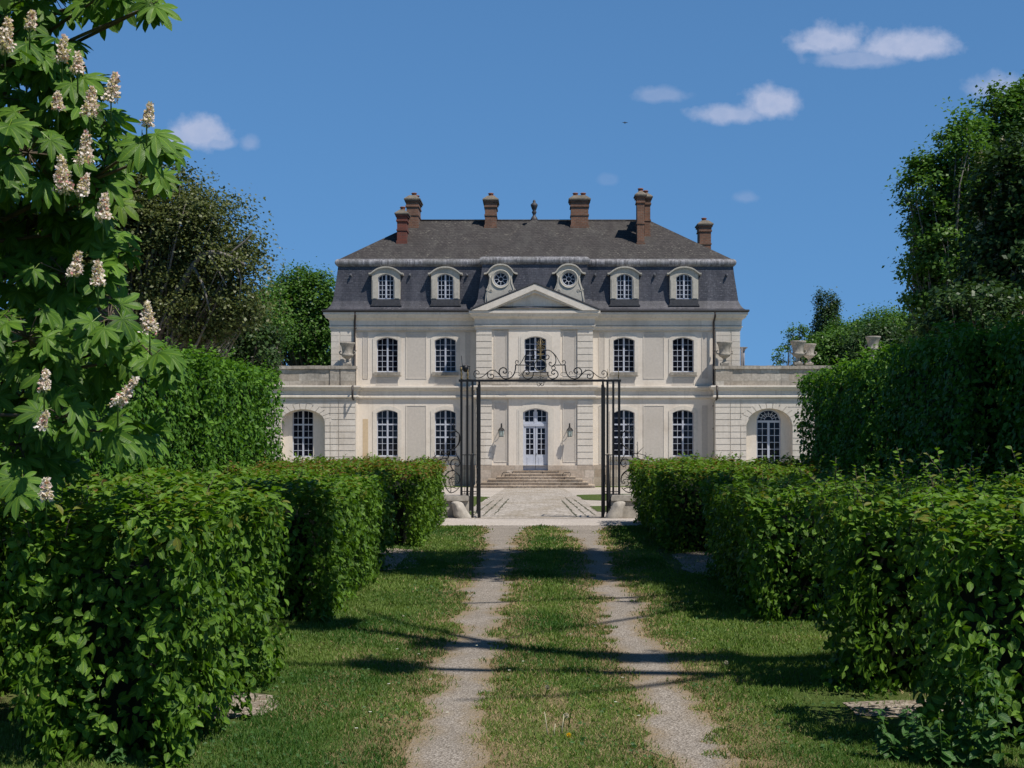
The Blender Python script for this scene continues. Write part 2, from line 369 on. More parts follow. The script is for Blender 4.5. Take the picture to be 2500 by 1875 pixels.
def dup(o, parent=None):
    c = o.copy(); COL.objects.link(c)
    if parent: c.parent = parent
    for ch in list(o.children):
        dup(ch, c)
    return c

def vnoise(x, y, seed=0):
    x = np.asarray(x, float); y = np.asarray(y, float); xi = np.floor(x).astype(np.int64); yi = np.floor(y).astype(np.int64)
    fx = x-xi; fy = y-yi; fx = fx*fx*(3-2*fx); fy = fy*fy*(3-2*fy)
    def h(a, b):
        n = (a*374761393+b*668265263+seed*1442695041) & 0x7fffffff; n = ((n ^ (n >> 13))*1274126177) & 0x7fffffff
        return ((n ^ (n >> 16)) & 0xffff)/65535.0
    return (h(xi,yi)*(1-fx)+h(xi+1,yi)*fx)*(1-fy)+(h(xi,yi+1)*(1-fx)+h(xi+1,yi+1)*fx)*fy
def fbm(x, y, seed=0, o=3):
    s = 0; a = .5; t = 0
    for i in range(o): s = s+a*vnoise(np.asarray(x)*2**i, np.asarray(y)*2**i, seed+i*7); t += a; a *= .5
    return s/t
def unit(v): return v/np.maximum(np.linalg.norm(v, axis=-1, keepdims=True), 1e-9)

def leaf_proto(nl=4, width=.55, fold=.18, droop=.12, ob=.45, point=.9):
    """leaf along +y from 0 to 1: rows of 3 verts; returns verts, quads, (|u|,v)"""
    vs = []; uv = []; fs = []
    for i in range(nl+1):
        t = i/nl
        w = width/2*(sin(pi*min(1, t**(.693/ -math.log(ob) if False else 1)))**.75 if 0 < t < 1 else 0)
        if 0 < t < 1:
            tt = t/ob*.5 if t < ob else .5+(t-ob)/(1-ob)*.5
            w = width/2*sin(pi*tt)**.7
        if t == 0: w = width*.04
        if t == 1: w = width*.02
        z = -droop*t*t
        vs += [(-w, t, z+fold*w), (0, t, z), (w, t, z+fold*w)]; uv += [(1, t), (0, t), (1, t)]
    for i in range(nl):
        a = i*3; fs += [(a, a+1, a+4, a+3), (a+1, a+2, a+5, a+4)]
    return np.array(vs), np.array(fs), np.array(uv)
LEAF8 = leaf_proto(4, .62, .35, .15, .42)
LEAF4 = leaf_proto(2, .68, .35, .12, .5)
def flat_leaf(w=.6):
    return np.array([(0,0,0),(w/2,.5,.06),(0,1,-.05),(-w/2,.5,.06)]), np.array([(0,1,2,3)]), np.array([(0,0),(1,.5),(0,1),(1,.5)])
LEAF1 = flat_leaf(.7)
def scatter(name, proto, pos, d, n, size, rnd, mat, parent=None, sizex=None):
    pv, pf, puv = proto; N = len(pos)
    d = unit(d); side = unit(np.cross(d, n)); nn = np.cross(side, d)
    s = size[:, None, None]; sx = (sizex if sizex is not None else size)[:, None, None]
    V = pos[:, None, :]+pv[None, :, 0:1]*sx*side[:, None, :]+pv[None, :, 1:2]*s*d[:, None, :]+pv[None, :, 2:3]*s*nn[:, None, :]
    nv = len(pv); Fc = (pf[None]+(np.arange(N)*nv)[:, None, None]).reshape(-1)
    me = bpy.data.meshes.new(name); k = pf.shape[1]; nf = N*len(pf)
    me.vertices.add(N*nv); me.vertices.foreach_set('co', V.reshape(-1).astype(np.float32))
    me.loops.add(nf*k); me.loops.foreach_set('vertex_index', Fc.astype(np.int32))
    me.polygons.add(nf); me.polygons.foreach_set('loop_start', (np.arange(nf)*k).astype(np.int32))
    me.polygons.foreach_set('loop_total', np.full(nf, k, np.int32))
    me.update(calc_edges=True)
    a = me.attributes.new('leaf', 'FLOAT_COLOR', 'POINT')
    c = np.ones((N, nv, 4), np.float32); c[:, :, 0] = rnd[:, None]; c[:, :, 1] = puv[None, :, 0]; c[:, :, 2] = puv[None, :, 1]
    a.data.foreach_set('color', c.reshape(-1))
    me.polygons.foreach_set('use_smooth', np.ones(nf, bool))
    me.materials.append(MT[mat] if isinstance(mat, str) else mat)
    o = bpy.data.objects.new(name, me); COL.objects.link(o)
    if parent: o.parent = parent
    return o

# ------------------------------------------------------------------ ground
YG = 31.3; ZC = -1.52
def gz(Y): return 0.0 if Y < YG else (ZC if Y > 85 else ZC*(Y-YG)/(85-YG))
TRK = [(-.556, .24), (.952, .21)]          # wheel tracks: centre x, half width
def in_track(x, y):
    """signed depth inside a track (m); positive inside"""
    best = np.full(np.shape(x), -9.0)
    for i, (c, h) in enumerate(TRK):
        cc = c+.07*(fbm(y*.35, 0*y+3.1*i, 5)-.5)*2
        hw = h+.17*(fbm(y*1.1, np.sign(x-cc)*2.7+9*i, 9)-.5)*2+.12*(fbm(y*4, np.sign(x-cc)*1.7, 19)-.5)*2+np.clip((y-25.0)/4.5, 0, 1)**2*.35
        best = np.maximum(best, hw-np.abs(x-cc))
    return best
def sheet(name, xs, zf, ys, mat, dry=None):
    nx, ny = len(xs), len(ys); X, Yg = np.meshgrid(xs, ys)
    Z = zf(X, Yg); co = np.stack([X, Yg, Z], -1).reshape(-1, 3)
    i = np.arange((ny-1)*(nx-1)); r = i//(nx-1); c = i % (nx-1); a = r*nx+c
    fs = np.stack([a, a+1, a+nx+1, a+nx], -1)
    me = bpy.data.meshes.new(name); me.from_pydata(co.tolist(), [], fs.tolist()); me.materials.append(MT[mat])
    if dry is not None:
        at = me.attributes.new('dry', 'FLOAT', 'POINT'); at.data.foreach_set('value', dry(X, Yg).reshape(-1).astype(np.float32))
    o = bpy.data.objects.new(name, me); COL.objects.link(o); return struct(o)
def dryness(X, Y):
    t = in_track(X, Y); e = np.clip(1-np.abs(t)/(.25+.45*fbm(X*.8, Y*.7, 33)), 0, 1)*(.15+1.6*fbm(X*2.2, Y*2.2, 31))
    p = np.clip((fbm(X*1.3, Y*.9, 44, 4)-.56)*5, 0, 1)*.85*np.clip(1.5-np.abs(X-.2)/1.6, .25, 1)
    mid = np.clip(1-np.abs(X-.2)/.5, 0, 1)*np.clip((fbm(X*3, Y*1.6, 47)-.44)*4, 0, 1)*np.clip((15-Y)/5, 0, 1)*.95
    return np.clip(np.maximum(np.maximum(e, p), mid), 0, 1)*(Y < 30)
xs = np.concatenate([[-500,-120,-40,-12], np.arange(-6, 6.01, .08), [12,40,120,500]])
ys = np.concatenate([[-80,-20,2,5.5], np.arange(7, 16, .08), np.arange(16, 29.2, .14), [29.6,YG,40,60,85,120,260,900]])
GZ = np.vectorize(gz)
sheet('lawn', xs, lambda X, Y: GZ(Y), ys, 'lawn', dryness)
# wheel tracks as their own sheets
for i, (c, h) in enumerate(TRK):
    yy = np.concatenate([np.arange(6, 29.4, .06)])
    cc = c+.07*(fbm(yy*.35, 0*yy+3.1*i, 5)-.5)*2
    def edge(s): return h+.17*(fbm(yy*1.1, 0*yy+s*2.7+9*i, 9)-.5)*2+.12*(fbm(yy*4, 0*yy+s*1.7, 19)-.5)*2+np.clip((yy-25.0)/4.5, 0, 1)**2*.35
    L_ = cc-edge(-1); R_ = cc+edge(1); mb = MB(); n = len(yy); us = [0,.06,.14,.24,.38,.5,.62,.76,.86,.94,1]; m_ = len(us)
    vs = [(L_[k]+(R_[k]-L_[k])*u, yy[k], .004) for k in range(n) for u in us]
    mb.add(vs, [(k*m_+j, k*m_+j+1, (k+1)*m_+j+1, (k+1)*m_+j) for k in range(n-1) for j in range(m_-1)])
    o = struct(mb.build('gravel_track', 'gravel')); at = o.data.attributes.new('dry', 'FLOAT', 'POINT')
    V_ = np.array(vs); uu = np.tile(np.array(us), n); e_ = np.minimum(uu, 1-uu)*(np.repeat(R_-L_, m_))
    at.data.foreach_set('value', (np.clip(1-e_/(.07+.20*fbm(V_[:,0]*4, V_[:,1]*2.5, 81)), 0, 1)*np.clip((27-V_[:,1])/3, 0, 1)*.9).astype(np.float32))
# road across, gate sill, forecourt
struct(MB().box(-90, 90, 28.95, YG-.06, -.2, .010).build('gravel_road', 'road'))
struct(MB().box(-60, 60, YG-.06, YG+.03, -.3, .016).build('stone_kerb', 'bay'))
def strip(name, x0, x1, y0, y1, dz, mat, jag=0.0, steps=60, seed=3):
    yy = np.linspace(y0, y1, steps); mb = MB(); vs = []
    for k, y in enumerate(yy):
        a = (fbm(y*1.7, seed, 3)-.5)*2*jag; b = (fbm(y*1.7, seed+9, 3)-.5)*2*jag
        t = min((y-y0), (y1-y))/(y1-y0)*2; r = min(1, sqrt(max(t, .02))*1.6) if jag else 1
        xm = (x0+x1)/2; vs += [(xm+(x0-xm)*r+float(a), y, gz(y)+dz), (xm+(x1-xm)*r+float(b), y, gz(y)+dz)]
    mb.add(vs, [(2*k, 2*k+1, 2*k+3, 2*k+2) for k in range(steps-1)])
    return struct(mb.build(name, mat))
strip('forecourt', -16, 16, YG+.045, 86.2, .004, 'court')
strip('cobbled_drive', -1.7, 1.75, YG+.05, 84.5, .008, 'cobble')
for i_, x in enumerate((-1.42, -1.18, -.93, .98, 1.22, 1.45)): strip('cobble_joint', x-.022, x+.022, 32+i_ % 3*.7, 50+(i_*5) % 7, .012, 'joint', .035, 90, 20+i_*3)
for (a, b, c, d, s) in ((-9,-1.75,36,61,2), (1.8,9,47.5,64,7), (1.65,9,34.5,43.5,8), (-1.75,-1.45,33,36.5,4)):
    strip('forecourt_lawn', a, b, c, d, .016, 'lawn', .08, 50, s)
for (a, b, c, d, s) in ((-3.0,-1.86,9.5,10.6,1), (2.15,4.5,9.55,10.3,2), (-5,-1.72,19.2,23.8,3), (2.12,5,18.4,23.2,4)):
    strip('gravel_bay', a, b, c, d, .006, 'bay', .13, 70, s)

# ------------------------------------------------------------------ chateau
YM = 88.0; YP = 86.75; YW = 86.8
X_ = lambda px, Y=YM: WX(px, Y)
Z_ = lambda py, Y=YM: WZ(py, Y)
chateau = empty('chateau', (0, 88, ZC), 'cream two storey country house with dark mansard roof, brick chimneys and pedimented entrance bay', 'house')
def cb(o):
    o.parent = chateau; o.matrix_parent_inverse.identity(); o.location = Vector(o.location)-chateau.location; return o
def part(mb, name, mat, parent=None):
    o = mb.build(name, mat)
    return cb(o) if parent is None else o

def arch(cx, w, zs, zt, n=12, ell=False):
    pts = []
    for i in range(n+1):
        t = -1+2*i/n
        k = sqrt(max(0, 1-t*t)) if ell else 1-t*t
        pts.append((cx+t*w/2, zs+(zt-zs)*k))
    return pts
def wallfront(mb, x0, x1, z0, z1, y, ops, depth, ell=False):
    """vertical wall face at y with arched openings (cx,w,zb,zs,zt); adds reveals to y+depth"""
    ops = sorted(ops); x = x0
    def q(a, b, c, d): mb.add([a, b, c, d], [(0,1,2,3)])
    for (cx, w, zb, zs, zt) in ops:
        a, b = cx-w/2, cx+w/2
        q((x,y,z0),(a,y,z0),(a,y,z1),(x,y,z1)); x = b
        if zb > z0: q((a,y,z0),(b,y,z0),(b,y,zb),(a,y,zb))
        P = arch(cx, w, zs, zt, ell=ell)
        for i in range(len(P)-1):
            (xa, za), (xb, zb2) = P[i], P[i+1]
            q((xa,y,za),(xb,y,zb2),(xb,y,z1),(xa,y,z1)); q((xa,y,za),(xa,y+depth,za),(xb,y+depth,zb2),(xb,y,zb2))
        q((a,y,zb),(a,y+depth,zb),(a,y+depth,zs),(a,y,zs)); q((b,y,zb),(b,y,zs),(b,y+depth,zs),(b,y+depth,zb))
        q((a,y,zb),(b,y,zb),(b,y+depth,zb),(a,y+depth,zb))
    q((x,y,z0),(x1,y,z0),(x1,y,z1),(x,y,z1))
def surround(mb, cx, w, zb, zs, zt, band, y0, y1, top=None, ell=False):
    top = band if top is None else top
    mb.box(cx-w/2-band, cx-w/2, y0, y1, zb, zs); mb.box(cx+w/2, cx+w/2+band, y0, y1, zb, zs)
    I = arch(cx, w, zs, zt, ell=ell); O = arch(cx, w+2*band, zs+(top*.55), zt+top, ell=ell)
    mb.prism([(cx-w/2-band, zs), (cx-w/2, zs), O[0]], y0, y1) if False else None
    for i in range(len(I)-1):
        mb.prism([I[i], I[i+1], O[i+1], O[i]], y0, y1)
    mb.prism([(cx-w/2-band, zs), I[0], O[0]], y0, y1); mb.prism([I[-1], (cx+w/2+band, zs), O[-1]], y0, y1)

def window_mesh(w, h, rise, rows, thick=(), ell=False, fr=.05, mul=.105, mun=.027, cols=2):
    """frame mesh with origin at centre bottom, front at y=0, glass at y=.05"""
    mb = MB(); zs = h-rise
    mb.box(-w/2, -w/2+fr, 0, .07, 0, zs); mb.box(w/2-fr, w/2, 0, .07, 0, zs)
    mb.box(-w/2+fr, w/2-fr, .002, .07, 0, fr*1.4); mb.box(-mul/2, mul/2, -.015, .06, fr*1.4, h-fr*.5)
    O = arch(0, w, zs, h, ell=ell); I = arch(0, w-2*fr, zs-.0, h-fr, ell=ell)
    for i in range(len(O)-1): mb.prism([I[i], I[i+1], O[i+1], O[i]], .001, .069)
    def top(x):
        t = x/(w/2); return zs+rise*((1-t*t) if not ell else sqrt(max(0, 1-t*t)))-fr*.6
    for s in (-1, 1):
        half = (w/2-fr-mul/2)
        for c in range(1, cols):
            x = s*(mul/2+half*c/cols); mb.box(x-mun/2, x+mun/2, .012, .045, fr*1.4, top(x))
    hh = (zs+rise*.4)/rows
    for r in range(1, rows):
        z = r*hh; t = mun*1.0/2
        if r in thick: t = .045
        for s in (-1, 1):
            a, b = (mul/2, w/2-fr) if s > 0 else (-w/2+fr, -mul/2)
            mb.box(a, b, .010 if r not in thick else -.005, .043, z-t, z+t)
    return mb
def pane_mesh(w, h, rise, ell=False):
    mb = MB(); P = arch(0, w-.02, h-rise, h-.01, ell=ell)
    mb.add([(-w/2+.01, .05, .01), (w/2-.01, .05, .01)]+[(x, .05, z) for x, z in reversed(P)], [tuple(range(2+len(P)))])
    return mb
def make_window(w, h, rise, rows, thick=(), sill=True, ell=False, loc=(0,0,0), **kw):
    o = window_mesh(w, h, rise, rows, thick, ell, **kw).build('window', 'paint'); cb(o)
    o.location = Vector(loc)-chateau.location
    pane_mesh(w, h, rise, ell).build('pane', 'glass', o)
    if sill:
        mb = MB(); mb.box(-w/2-.16, w/2+.16, -.42, -.262, -.22, -.012); mb.box(-w/2+.02, w/2-.02, -.262, -.005, -.12, -.004); mb.build('sill', 'urn', o)
    return o
def copy_window(o, loc):
    c = dup(o, chateau); c.location = Vector(loc)-chateau.location; return c

# -- main block
xL, xR = X_(716), X_(1598)
zEave = 9.2; zStr = 4.3
main = MB()
cxs = [X_(836.5), X_(962), X_(1348), X_(1475.7)]
ww = 1.31; wz0, wzt = Z_(803.7), Z_(728.5); gz0, gzt = Z_(986), Z_(885)
wallfront(main, X_(768), X_(1546), zStr, zEave, YM, [(c, ww, wz0, wzt-.2, wzt) for c in cxs], .3)
wallfront(main, X_(768), X_(1546), -.2, zStr, YM, [(c, ww, gz0, gzt-.2, gzt) for c in cxs], .3)
main.box(X_(768), X_(1546), YM+.36, 99.3, ZC-.3, zEave-.01)
part(main, 'wall', 'wall')
# corner bays of the upper floor
for a, b in ((716, 769.5), (1544.5, 1598)): part(MB().box(X_(a), X_(b), YM-.12, 99.2, ZC, zEave-.005), 'corner_bay', 'wall')
for cols in (((716,733.5),(735.5,768.5)), ((1545.5,1577),(1579,1598))):
    z = 4.7; bl = MB()
    while z < 8.05:
        for a, b in cols: bl.box(X_(a)+.004, X_(b)-.004, YM-.15, YM-.118, z+.02, min(z+.385, 8.1))
        z += .385
    part(bl, 'quoin', 'trim')
# string course / entablature of the main block
STR = [(0,4.68),(.30,4.66),(.31,4.57),(.24,4.50),(.20,4.42),(.07,4.36),(.06,4.10),(.15,4.05),(.16,3.96),(.05,3.88),(0,3.88)]
m1 = MB(); m1.mould(X_(771), X_(1543), YM, YM+.3, STR); part(m1, 'string_course', 'trim')
ENT = [(0,9.21),(.43,9.20),(.43,9.06),(.36,9.0),(.30,8.86),(.16,8.78),(.10,8.70),(.09,8.42),(.05,8.41),(.13,8.37),(.13,8.30),(.06,8.22),(.05,8.10),(0,8.10)]
m2 = MB(); m2.mould(xL, xR, YM-.12, 99.3, ENT); part(m2, 'cornice', 'trim')
gt = MB(); gt.mould(xL, xR, YM-.12, 99.3, [(.30,9.36),(.50,9.36),(.52,9.27),(.47,9.205),(.3,9.205)], True); part(gt, 'gutter', 'gutter')
# relief: window surrounds, panels, aprons
def sur(*a, extra=None):
    mb = MB(); surround(mb, *a)
    if extra: surround(mb, *extra)
    part(mb, 'window_surround', 'trim')
def panel(x0, x1, z0, z1, y, fr=.045):
    pf = MB(); pf.box(x0, x0+fr, y-.030, y+.01, z0, z1); pf.box(x1-fr, x1, y-.030, y+.01, z0, z1)
    pf.box(x0+fr, x1-fr, y-.029, y+.01, z0, z0+fr); pf.box(x0+fr, x1-fr, y-.029, y+.01, z1-fr, z1)
    o = part(pf, 'wall_panel', 'trim'); pn = MB(); pn.box(x0+fr, x1-fr, y-.008, y+.02, z0+fr, z1-fr); pn.build('panel_field', 'panel', o)
for c in cxs:
    sur(c, ww, wz0-.2, wzt-.2, wzt, .24, YM-.035, YM+.004); sur(c, ww, -.19, gzt-.2, gzt, .24, YM-.035, YM+.004)
    panel(c-ww/2-.02, c+ww/2+.02, Z_(833), Z_(816), YM-.0, .02)
for a, b in ((876.6,921.4), (1389.5,1435)):
    panel(X_(a), X_(b), Z_(818), Z_(718.5), YM); panel(X_(a), X_(b), -.15, Z_(875.4), YM)
for a, b in ((783.6,795.2), (1516,1529), (1005,1016), (1294,1306)):
    panel(X_(a), X_(b), Z_(818), Z_(718.5), YM, .02)
    if a > 800: panel(X_(a), X_(b), -.15, Z_(875.4), YM, .02)
oc = MB(); oc.box(X_(783.6), X_(795.2), YM-.012, YM+.01, -.15, Z_(905)); part(oc, 'stained_panel', 'ochre')
pl = MB(); pl.box(X_(771), X_(1543), YM-.08, YM+.3, ZC-.3, -.2); part(pl, 'plinth', 'plinth')
w1 = make_window(ww, wzt-wz0, .2, 6, loc=(cxs[0], YM+.22, wz0))
g1 = make_window(ww, gzt-gz0, .2, 7, thick=(3,5), loc=(cxs[0], YM+.22, gz0))
for c in cxs[1:]: copy_window(w1, (c, YM+.22, wz0)); copy_window(g1, (c, YM+.22, gz0))

# -- entrance bay
pX = lambda px: WX(px, YP); pZ = lambda py: WZ(py, YP)
a0, a1, c0, c1, b0, b1 = pX(1028.8), pX(1062.5), pX(1098.7), pX(1210.7), pX(1247.5), pX(1281)
YQ, YI = YP, YP+.12           # quoins / centre plane, and the bay planes set back
pm = MB()
dcx = pX(1156.8); dw = pX(1184)-pX(1130); dz0, dzt = pZ(1016), pZ(882)
ucx = pX(1156.5); uw = pX(1180)-pX(1133); uz0, uzt = pZ(803), pZ(726.5)
wallfront(pm, c0, c1, zStr, zEave-.01, YQ, [(ucx, uw, uz0, uzt-.2, uzt)], .32)
wallfront(pm, c0, c1, -.2, zStr, YQ, [(dcx, dw, -.2, dzt-.24, dzt)], .32)
pm.box(a0, b1, YI, YM+.3, ZC-.3, zEave-.02) if False else None
for (u0, u1) in ((a1, c0), (c1, b0)): pm.box(u0-.01, u1+.01, YI, YM+.3, -.2, zEave-.02)
pm.box(c0, c1, YQ+.40, YM+.3, ZC, zEave-.02)
pm.box(c0, c0+.02, YQ+.001, YQ+.4, -.2, zEave-.02); pm.box(c1-.02, c1, YQ+.001, YQ+.4, -.2, zEave-.02)
for (u0, u1) in ((a0, a1), (b0, b1)): pm.box(u0, u1, YQ+.06, YM+.3, -.2, zEave-.02)
part(pm, 'entrance_bay_wall', 'wall')
for (u0, u1, zlo, zhi) in ((a0, a1, -1, 4.1), (b0, b1, -1, 4.1), (a0, a1, 4.1, 9), (b0, b1, 4.1, 9)):
    z = -.19; qb = MB()
    while z < 8.05:
        if zlo < z+.2 < zhi and not (3.7 < z+.2 < 4.55): qb.box(u0-.001, u1+.001, YQ, YQ+.8, z+.024, min(z+.397-.024, 8.12))
        z += .397
    part(qb, 'rusticated_pier', 'trim')
for (u0, u1) in ((pX(1067.5), pX(1094)), (pX(1216), pX(1243.5))):
    panel(u0, u1, pZ(812), pZ(714), YI); panel(u0, u1, pZ(998), pZ(869), YI)
sur(ucx, uw, uz0-.2, uzt-.2, uzt, .36, YQ-.02, YQ+.004, extra=(ucx, uw, uz0-.2, uzt-.2, uzt, .25, YQ-.04, YQ-.0195))
sur(dcx, dw, -.2, dzt-.24, dzt, .36, YQ-.02, YQ+.004, extra=(dcx, dw, -.2, dzt-.24, dzt, .25, YQ-.04, YQ-.0195))
m3 = MB(); m3.mould(a0, b1, YQ, YM+.2, [(d+.02, z) for d, z in STR]); m3.mould(c0, c1, YQ-.03, YQ+.2, [(d+.021, z) for d, z in STR[1:-1]]); part(m3, 'string_course', 'trim')
m3 = MB(); m3.mould(a0, b1, YQ, YM+.2, [(d+.01 if z < 8.5 else d, z) for d, z in ENT]); part(m3, 'cornice', 'trim')
bs = MB(); bs.box(a0, b1, YQ-.006, YQ+.2, 4.72, 5.15); part(bs, 'base_course', 'ashlar')
pl = MB(); pl.box(a0-.06, dcx-dw/2, YQ-.08, YM+.3, ZC-.3, -.2); pl.box(dcx+dw/2, b1+.06, YQ-.08, YM+.3, ZC-.3, -.2); pl.box(dcx-dw/2, dcx+dw/2, YQ-.04, YQ+.6, ZC-.3, -.54); part(pl, 'plinth', 'plinth')
make_window(uw, uzt-uz0, .2, 6, loc=(ucx, YQ+.24, uz0))
# door: two leaves with glazing, transom light above
hD = dzt-dz0; trz = pZ(917)-dz0
door = MB(); fr = .07
door.box(-dw/2, -dw/2+fr, 0, .09, 0, hD-.24); door.box(dw/2-fr, dw/2, 0, .09, 0, hD-.24)
door.box(-dw/2+fr, dw/2-fr, -.03, .09, trz-.1, trz+.05); door.box(-.08, .08, -.01, .09, trz+.05, hD-.03)
O = arch(0, dw, hD-.24, hD); I = arch(0, dw-2*fr, hD-.26, hD-fr)
for i in range(len(O)-1): door.prism([I[i], I[i+1], O[i+1], O[i]], .001, .088)
for s in (-1, 1):
    a, b = sorted((s*.08, s*(dw/2-fr))); m_ = (a+b)/2; zc = (trz+.05+hD-.1)/2
    door.box(a, a+.05, .02, .07, trz+.05, hD-.2); door.box(b-.05, b, .02, .07, trz+.05, hD-.2); door.box(a+.05, b-.05, .02, .07, trz+.05, trz+.18)
    door.box(m_-.018, m_+.018, .03, .06, trz+.18, hD-.1); door.box(a+.05, b-.05, .031, .061, zc-.0, zc+.036)
do = door.build('door', 'paint'); cb(do); do.location = Vector((dcx, YQ+.2, dz0))-chateau.location
for s in (-1, 1):
    lf = MB(); a, b = sorted((s*.012, s*(dw/2-fr))); zg0 = pZ(982)-dz0; zg1 = trz-.1
    lf.box(a, a+.11, .02, .07, 0, zg1); lf.box(b-.11, b, .02, .07, 0, zg1); lf.box(a+.11, b-.11, .02, .07, zg1-.13, zg1)
    lf.box(a+.11, b-.11, .03, .07, 0, zg0); lf.box(a+.16, b-.16, .015, .03, .14, zg0-.14); lf.box(a+.2, b-.2, .005, .015, .2, zg0-.2)
    m_ = (a+b)/2; lf.box(m_-.02, m_+.02, .03, .06, zg0, zg1-.13)
    for r in range(1, 5): z = zg0+(zg1-.13-zg0)*r/5; lf.box(a+.11, b-.11, .031, .059, z-.018, z+.018)
    lf.build('door_leaf', 'paint', do)
MB().lathe([(.02,-.02),(.035,0),(.02,.03)], (.06,-.01,1.0), 8).build('door_handle', 'iron', do)
pv = MB(); P = arch(0, dw-.06, hD-.25, hD-.04); pv.add([(-dw/2+.03,.06,.2),(dw/2-.03,.06,.2)]+[(x,.06,z) for x,z in reversed(P)], [tuple(range(2+len(P)))]); pv.build('pane', 'glass', do)
# pediment
zPb = 9.215; apx = (pX(1155.5), WZ(613, 86.25)); hl, hr = WX(1017, 86.2), WX(1294.5, 86.2)
th = .30
ped = MB()
ped.prism([(hl, zPb), (hl+1.0, zPb), (apx[0], apx[1]-th*1.15), (apx[0], apx[1])], 86.23, 88.3)
ped.prism([(hr-1.0, zPb), (hr, zPb), (apx[0], apx[1]), (apx[0], apx[1]-th*1.15)], 86.23, 88.3)
ped.prism([(hl+.25, zPb+.001), (apx[0], apx[1]-.1), (hr-.25, zPb+.001)][::-1], 86.62, 88.25)
ped.prism([(hl+.95, zPb-.0), (hl+1.15, zPb), (apx[0], apx[1]-th*1.75), (apx[0], apx[1]-th*1.15)], 86.36, 88.2)
ped.prism([(hr-1.15, zPb), (hr-.95, zPb), (apx[0], apx[1]-th*1.15), (apx[0], apx[1]-th*1.75)], 86.36, 88.2)
part(ped, 'pediment', 'trim')
lead = MB()
for s, e in ((hl, 1), (hr, -1)):
    lead.prism([(s-.02*e, zPb+.03), (apx[0], apx[1]+.03), (apx[0], apx[1]+.10), (s-.05*e, zPb+.10)][::1 if e > 0 else -1], 86.2, 88.6)
part(lead, 'pediment_flashing', 'lead')

# -- roofs
MAN = [(.36,9.36),(.20,9.46),(.05,9.65),(-.08,9.95),(-.18,10.7),(-.28,11.4),(-.36,12.1)]
ROLL = [(-.36,12.1),(-.30,12.13),(-.24,12.18),(-.19,12.26),(-.175,12.35),(-.20,12.45),(-.27,12.53),(-.36,12.58),(-.46,12.60)]
rf = MB(); rf.mould(xL, xR, YM, 99.3, MAN[::-1], True); part(rf, 'mansard_roof', 'slate')
rl = MB(); rl.mould(xL, xR, YM, 99.3, ROLL[::-1], True); part(rl, 'zinc_roll', 'zinc')
rf = MB(); rf.mould(a0, b1, YP+.05, YM+1.5, MAN[::-1]); part(rf, 'bay_mansard_roof', 'slate')
rl = MB(); rl.mould(a0, b1, YP+.05, YM+1.2, ROLL[::-1]); part(rl, 'zinc_roll', 'zinc')
d = .455; ya, yb = YM+d, 99.3-d; xa, xb = xL+d, xR-d; ym = (ya+yb)/2
zr = Z_(477, ym); ra, rb = WX(908.6, ym), WX(1404.5, ym)
hp = MB(); hp.add([(xa,ya,12.6),(xb,ya,12.6),(xb,yb,12.6),(xa,yb,12.6),(ra,ym,zr),(rb,ym,zr)], [(0,1,5,4),(1,2,5),(2,3,4,5),(3,0,4)])
ap = Vector((pX(1154), 92.7, WZ(471, 92.7))); e0, e1, ey = a0+.46, b1-.46, YP+.05+.455
hp.add([(e0,ey,12.603),(e1,ey,12.603),(e1,98,12.603),(e0,98,12.603),tuple(ap)], [(0,1,4),(1,2,4),(2,3,4),(3,0,4)])
part(hp, 'tiled_roof', 'tile')
rd = MB(); rd.tube([(ra,ym,zr+.02),(rb,ym,zr+.02)], .07, 6); part(rd, 'roof_ridge', 'tile')
fi = MB(); fi.lathe([(.30,-.25),(.20,.0),(.12,.12),(.08,.2),(.13,.3),(.16,.38),(.10,.48),(.14,.55),(.22,.78),(.24,.86),(.19,.92),(.11,1.0),(.08,1.03),(.10,1.1),(.04,1.18)], tuple(ap), 12); part(fi, 'roof_finial', 'lead')

def chimney(px0, px1, pybase, pytop, Y, depth, pots, potpy, mat='brick', zbase=None):
    x0, x1 = WX(px0, Y), WX(px1, Y); zb = (WZ(pybase, Y) if zbase is None else zbase); zt = WZ(pytop, Y)
    mb = MB(); mb.box(x0, x1, Y, Y+depth, zb-1.6, zt-.5)
    mid = zb+(zt-zb)*.42
    mb.box(x0-.04, x1+.04, Y-.04, Y+depth+.04, mid, mid+.09); mb.box(x0-.05, x1+.05, Y-.05, Y+depth+.05, zb-.3, zb+.16)
    mb.box(x0-.06, x1+.06, Y-.06, Y+depth+.06, zt-.50, zt-.41); mb.box(x0-.03, x1+.03, Y-.03, Y+depth+.03, zt-.41, zt-.18)
    mb.box(x0-.10, x1+.10, Y-.10, Y+depth+.10, zt-.18, zt-.06)
    o = part(mb, 'chimney', mat)
    cp = MB(); cp.mould(x0, x1, Y, Y+depth, [(.15,zt-.06),(.16,zt+.02),(-.16,zt+.28)], True)
    q = -.16; cp.add([(x0-q*1,Y-q,zt+.28),(x1+q,Y-q,zt+.28),(x1+q,Y+depth+q,zt+.28),(x0-q,Y+depth+q,zt+.28)], [(0,1,2,3)])
    c = cp.build('chimney_cap', 'cap', o)
    for (pp_, dy) in pots:
        xx = WX(pp_, Y); ztp = WZ(potpy, Y); z0 = zt+.2; h = max(.3, ztp-z0)
        MB().lathe([(.17,0),(.16,h*.2),(.15,h*.6),(.15,h*.72),(.19,h*.78),(.19,h*.9),(.15,h),(.10,h-.02)], (xx, Y+dy, z0), 10).build('chimney_pot', 'pot', o)
    return o
chimney(857.7, 877.9, 525, 461, 90.5, 1.3, [(868.5,.5)], 450, 'brickred')
chimney(878, 903, 491, 430, 92.7, 2.2, [(893,.6),(896,1.6)], 414)
chimney(1047.5, 1072, 491, 431, 92.7, 2.0, [(1060,.5),(1062,1.5)], 420)
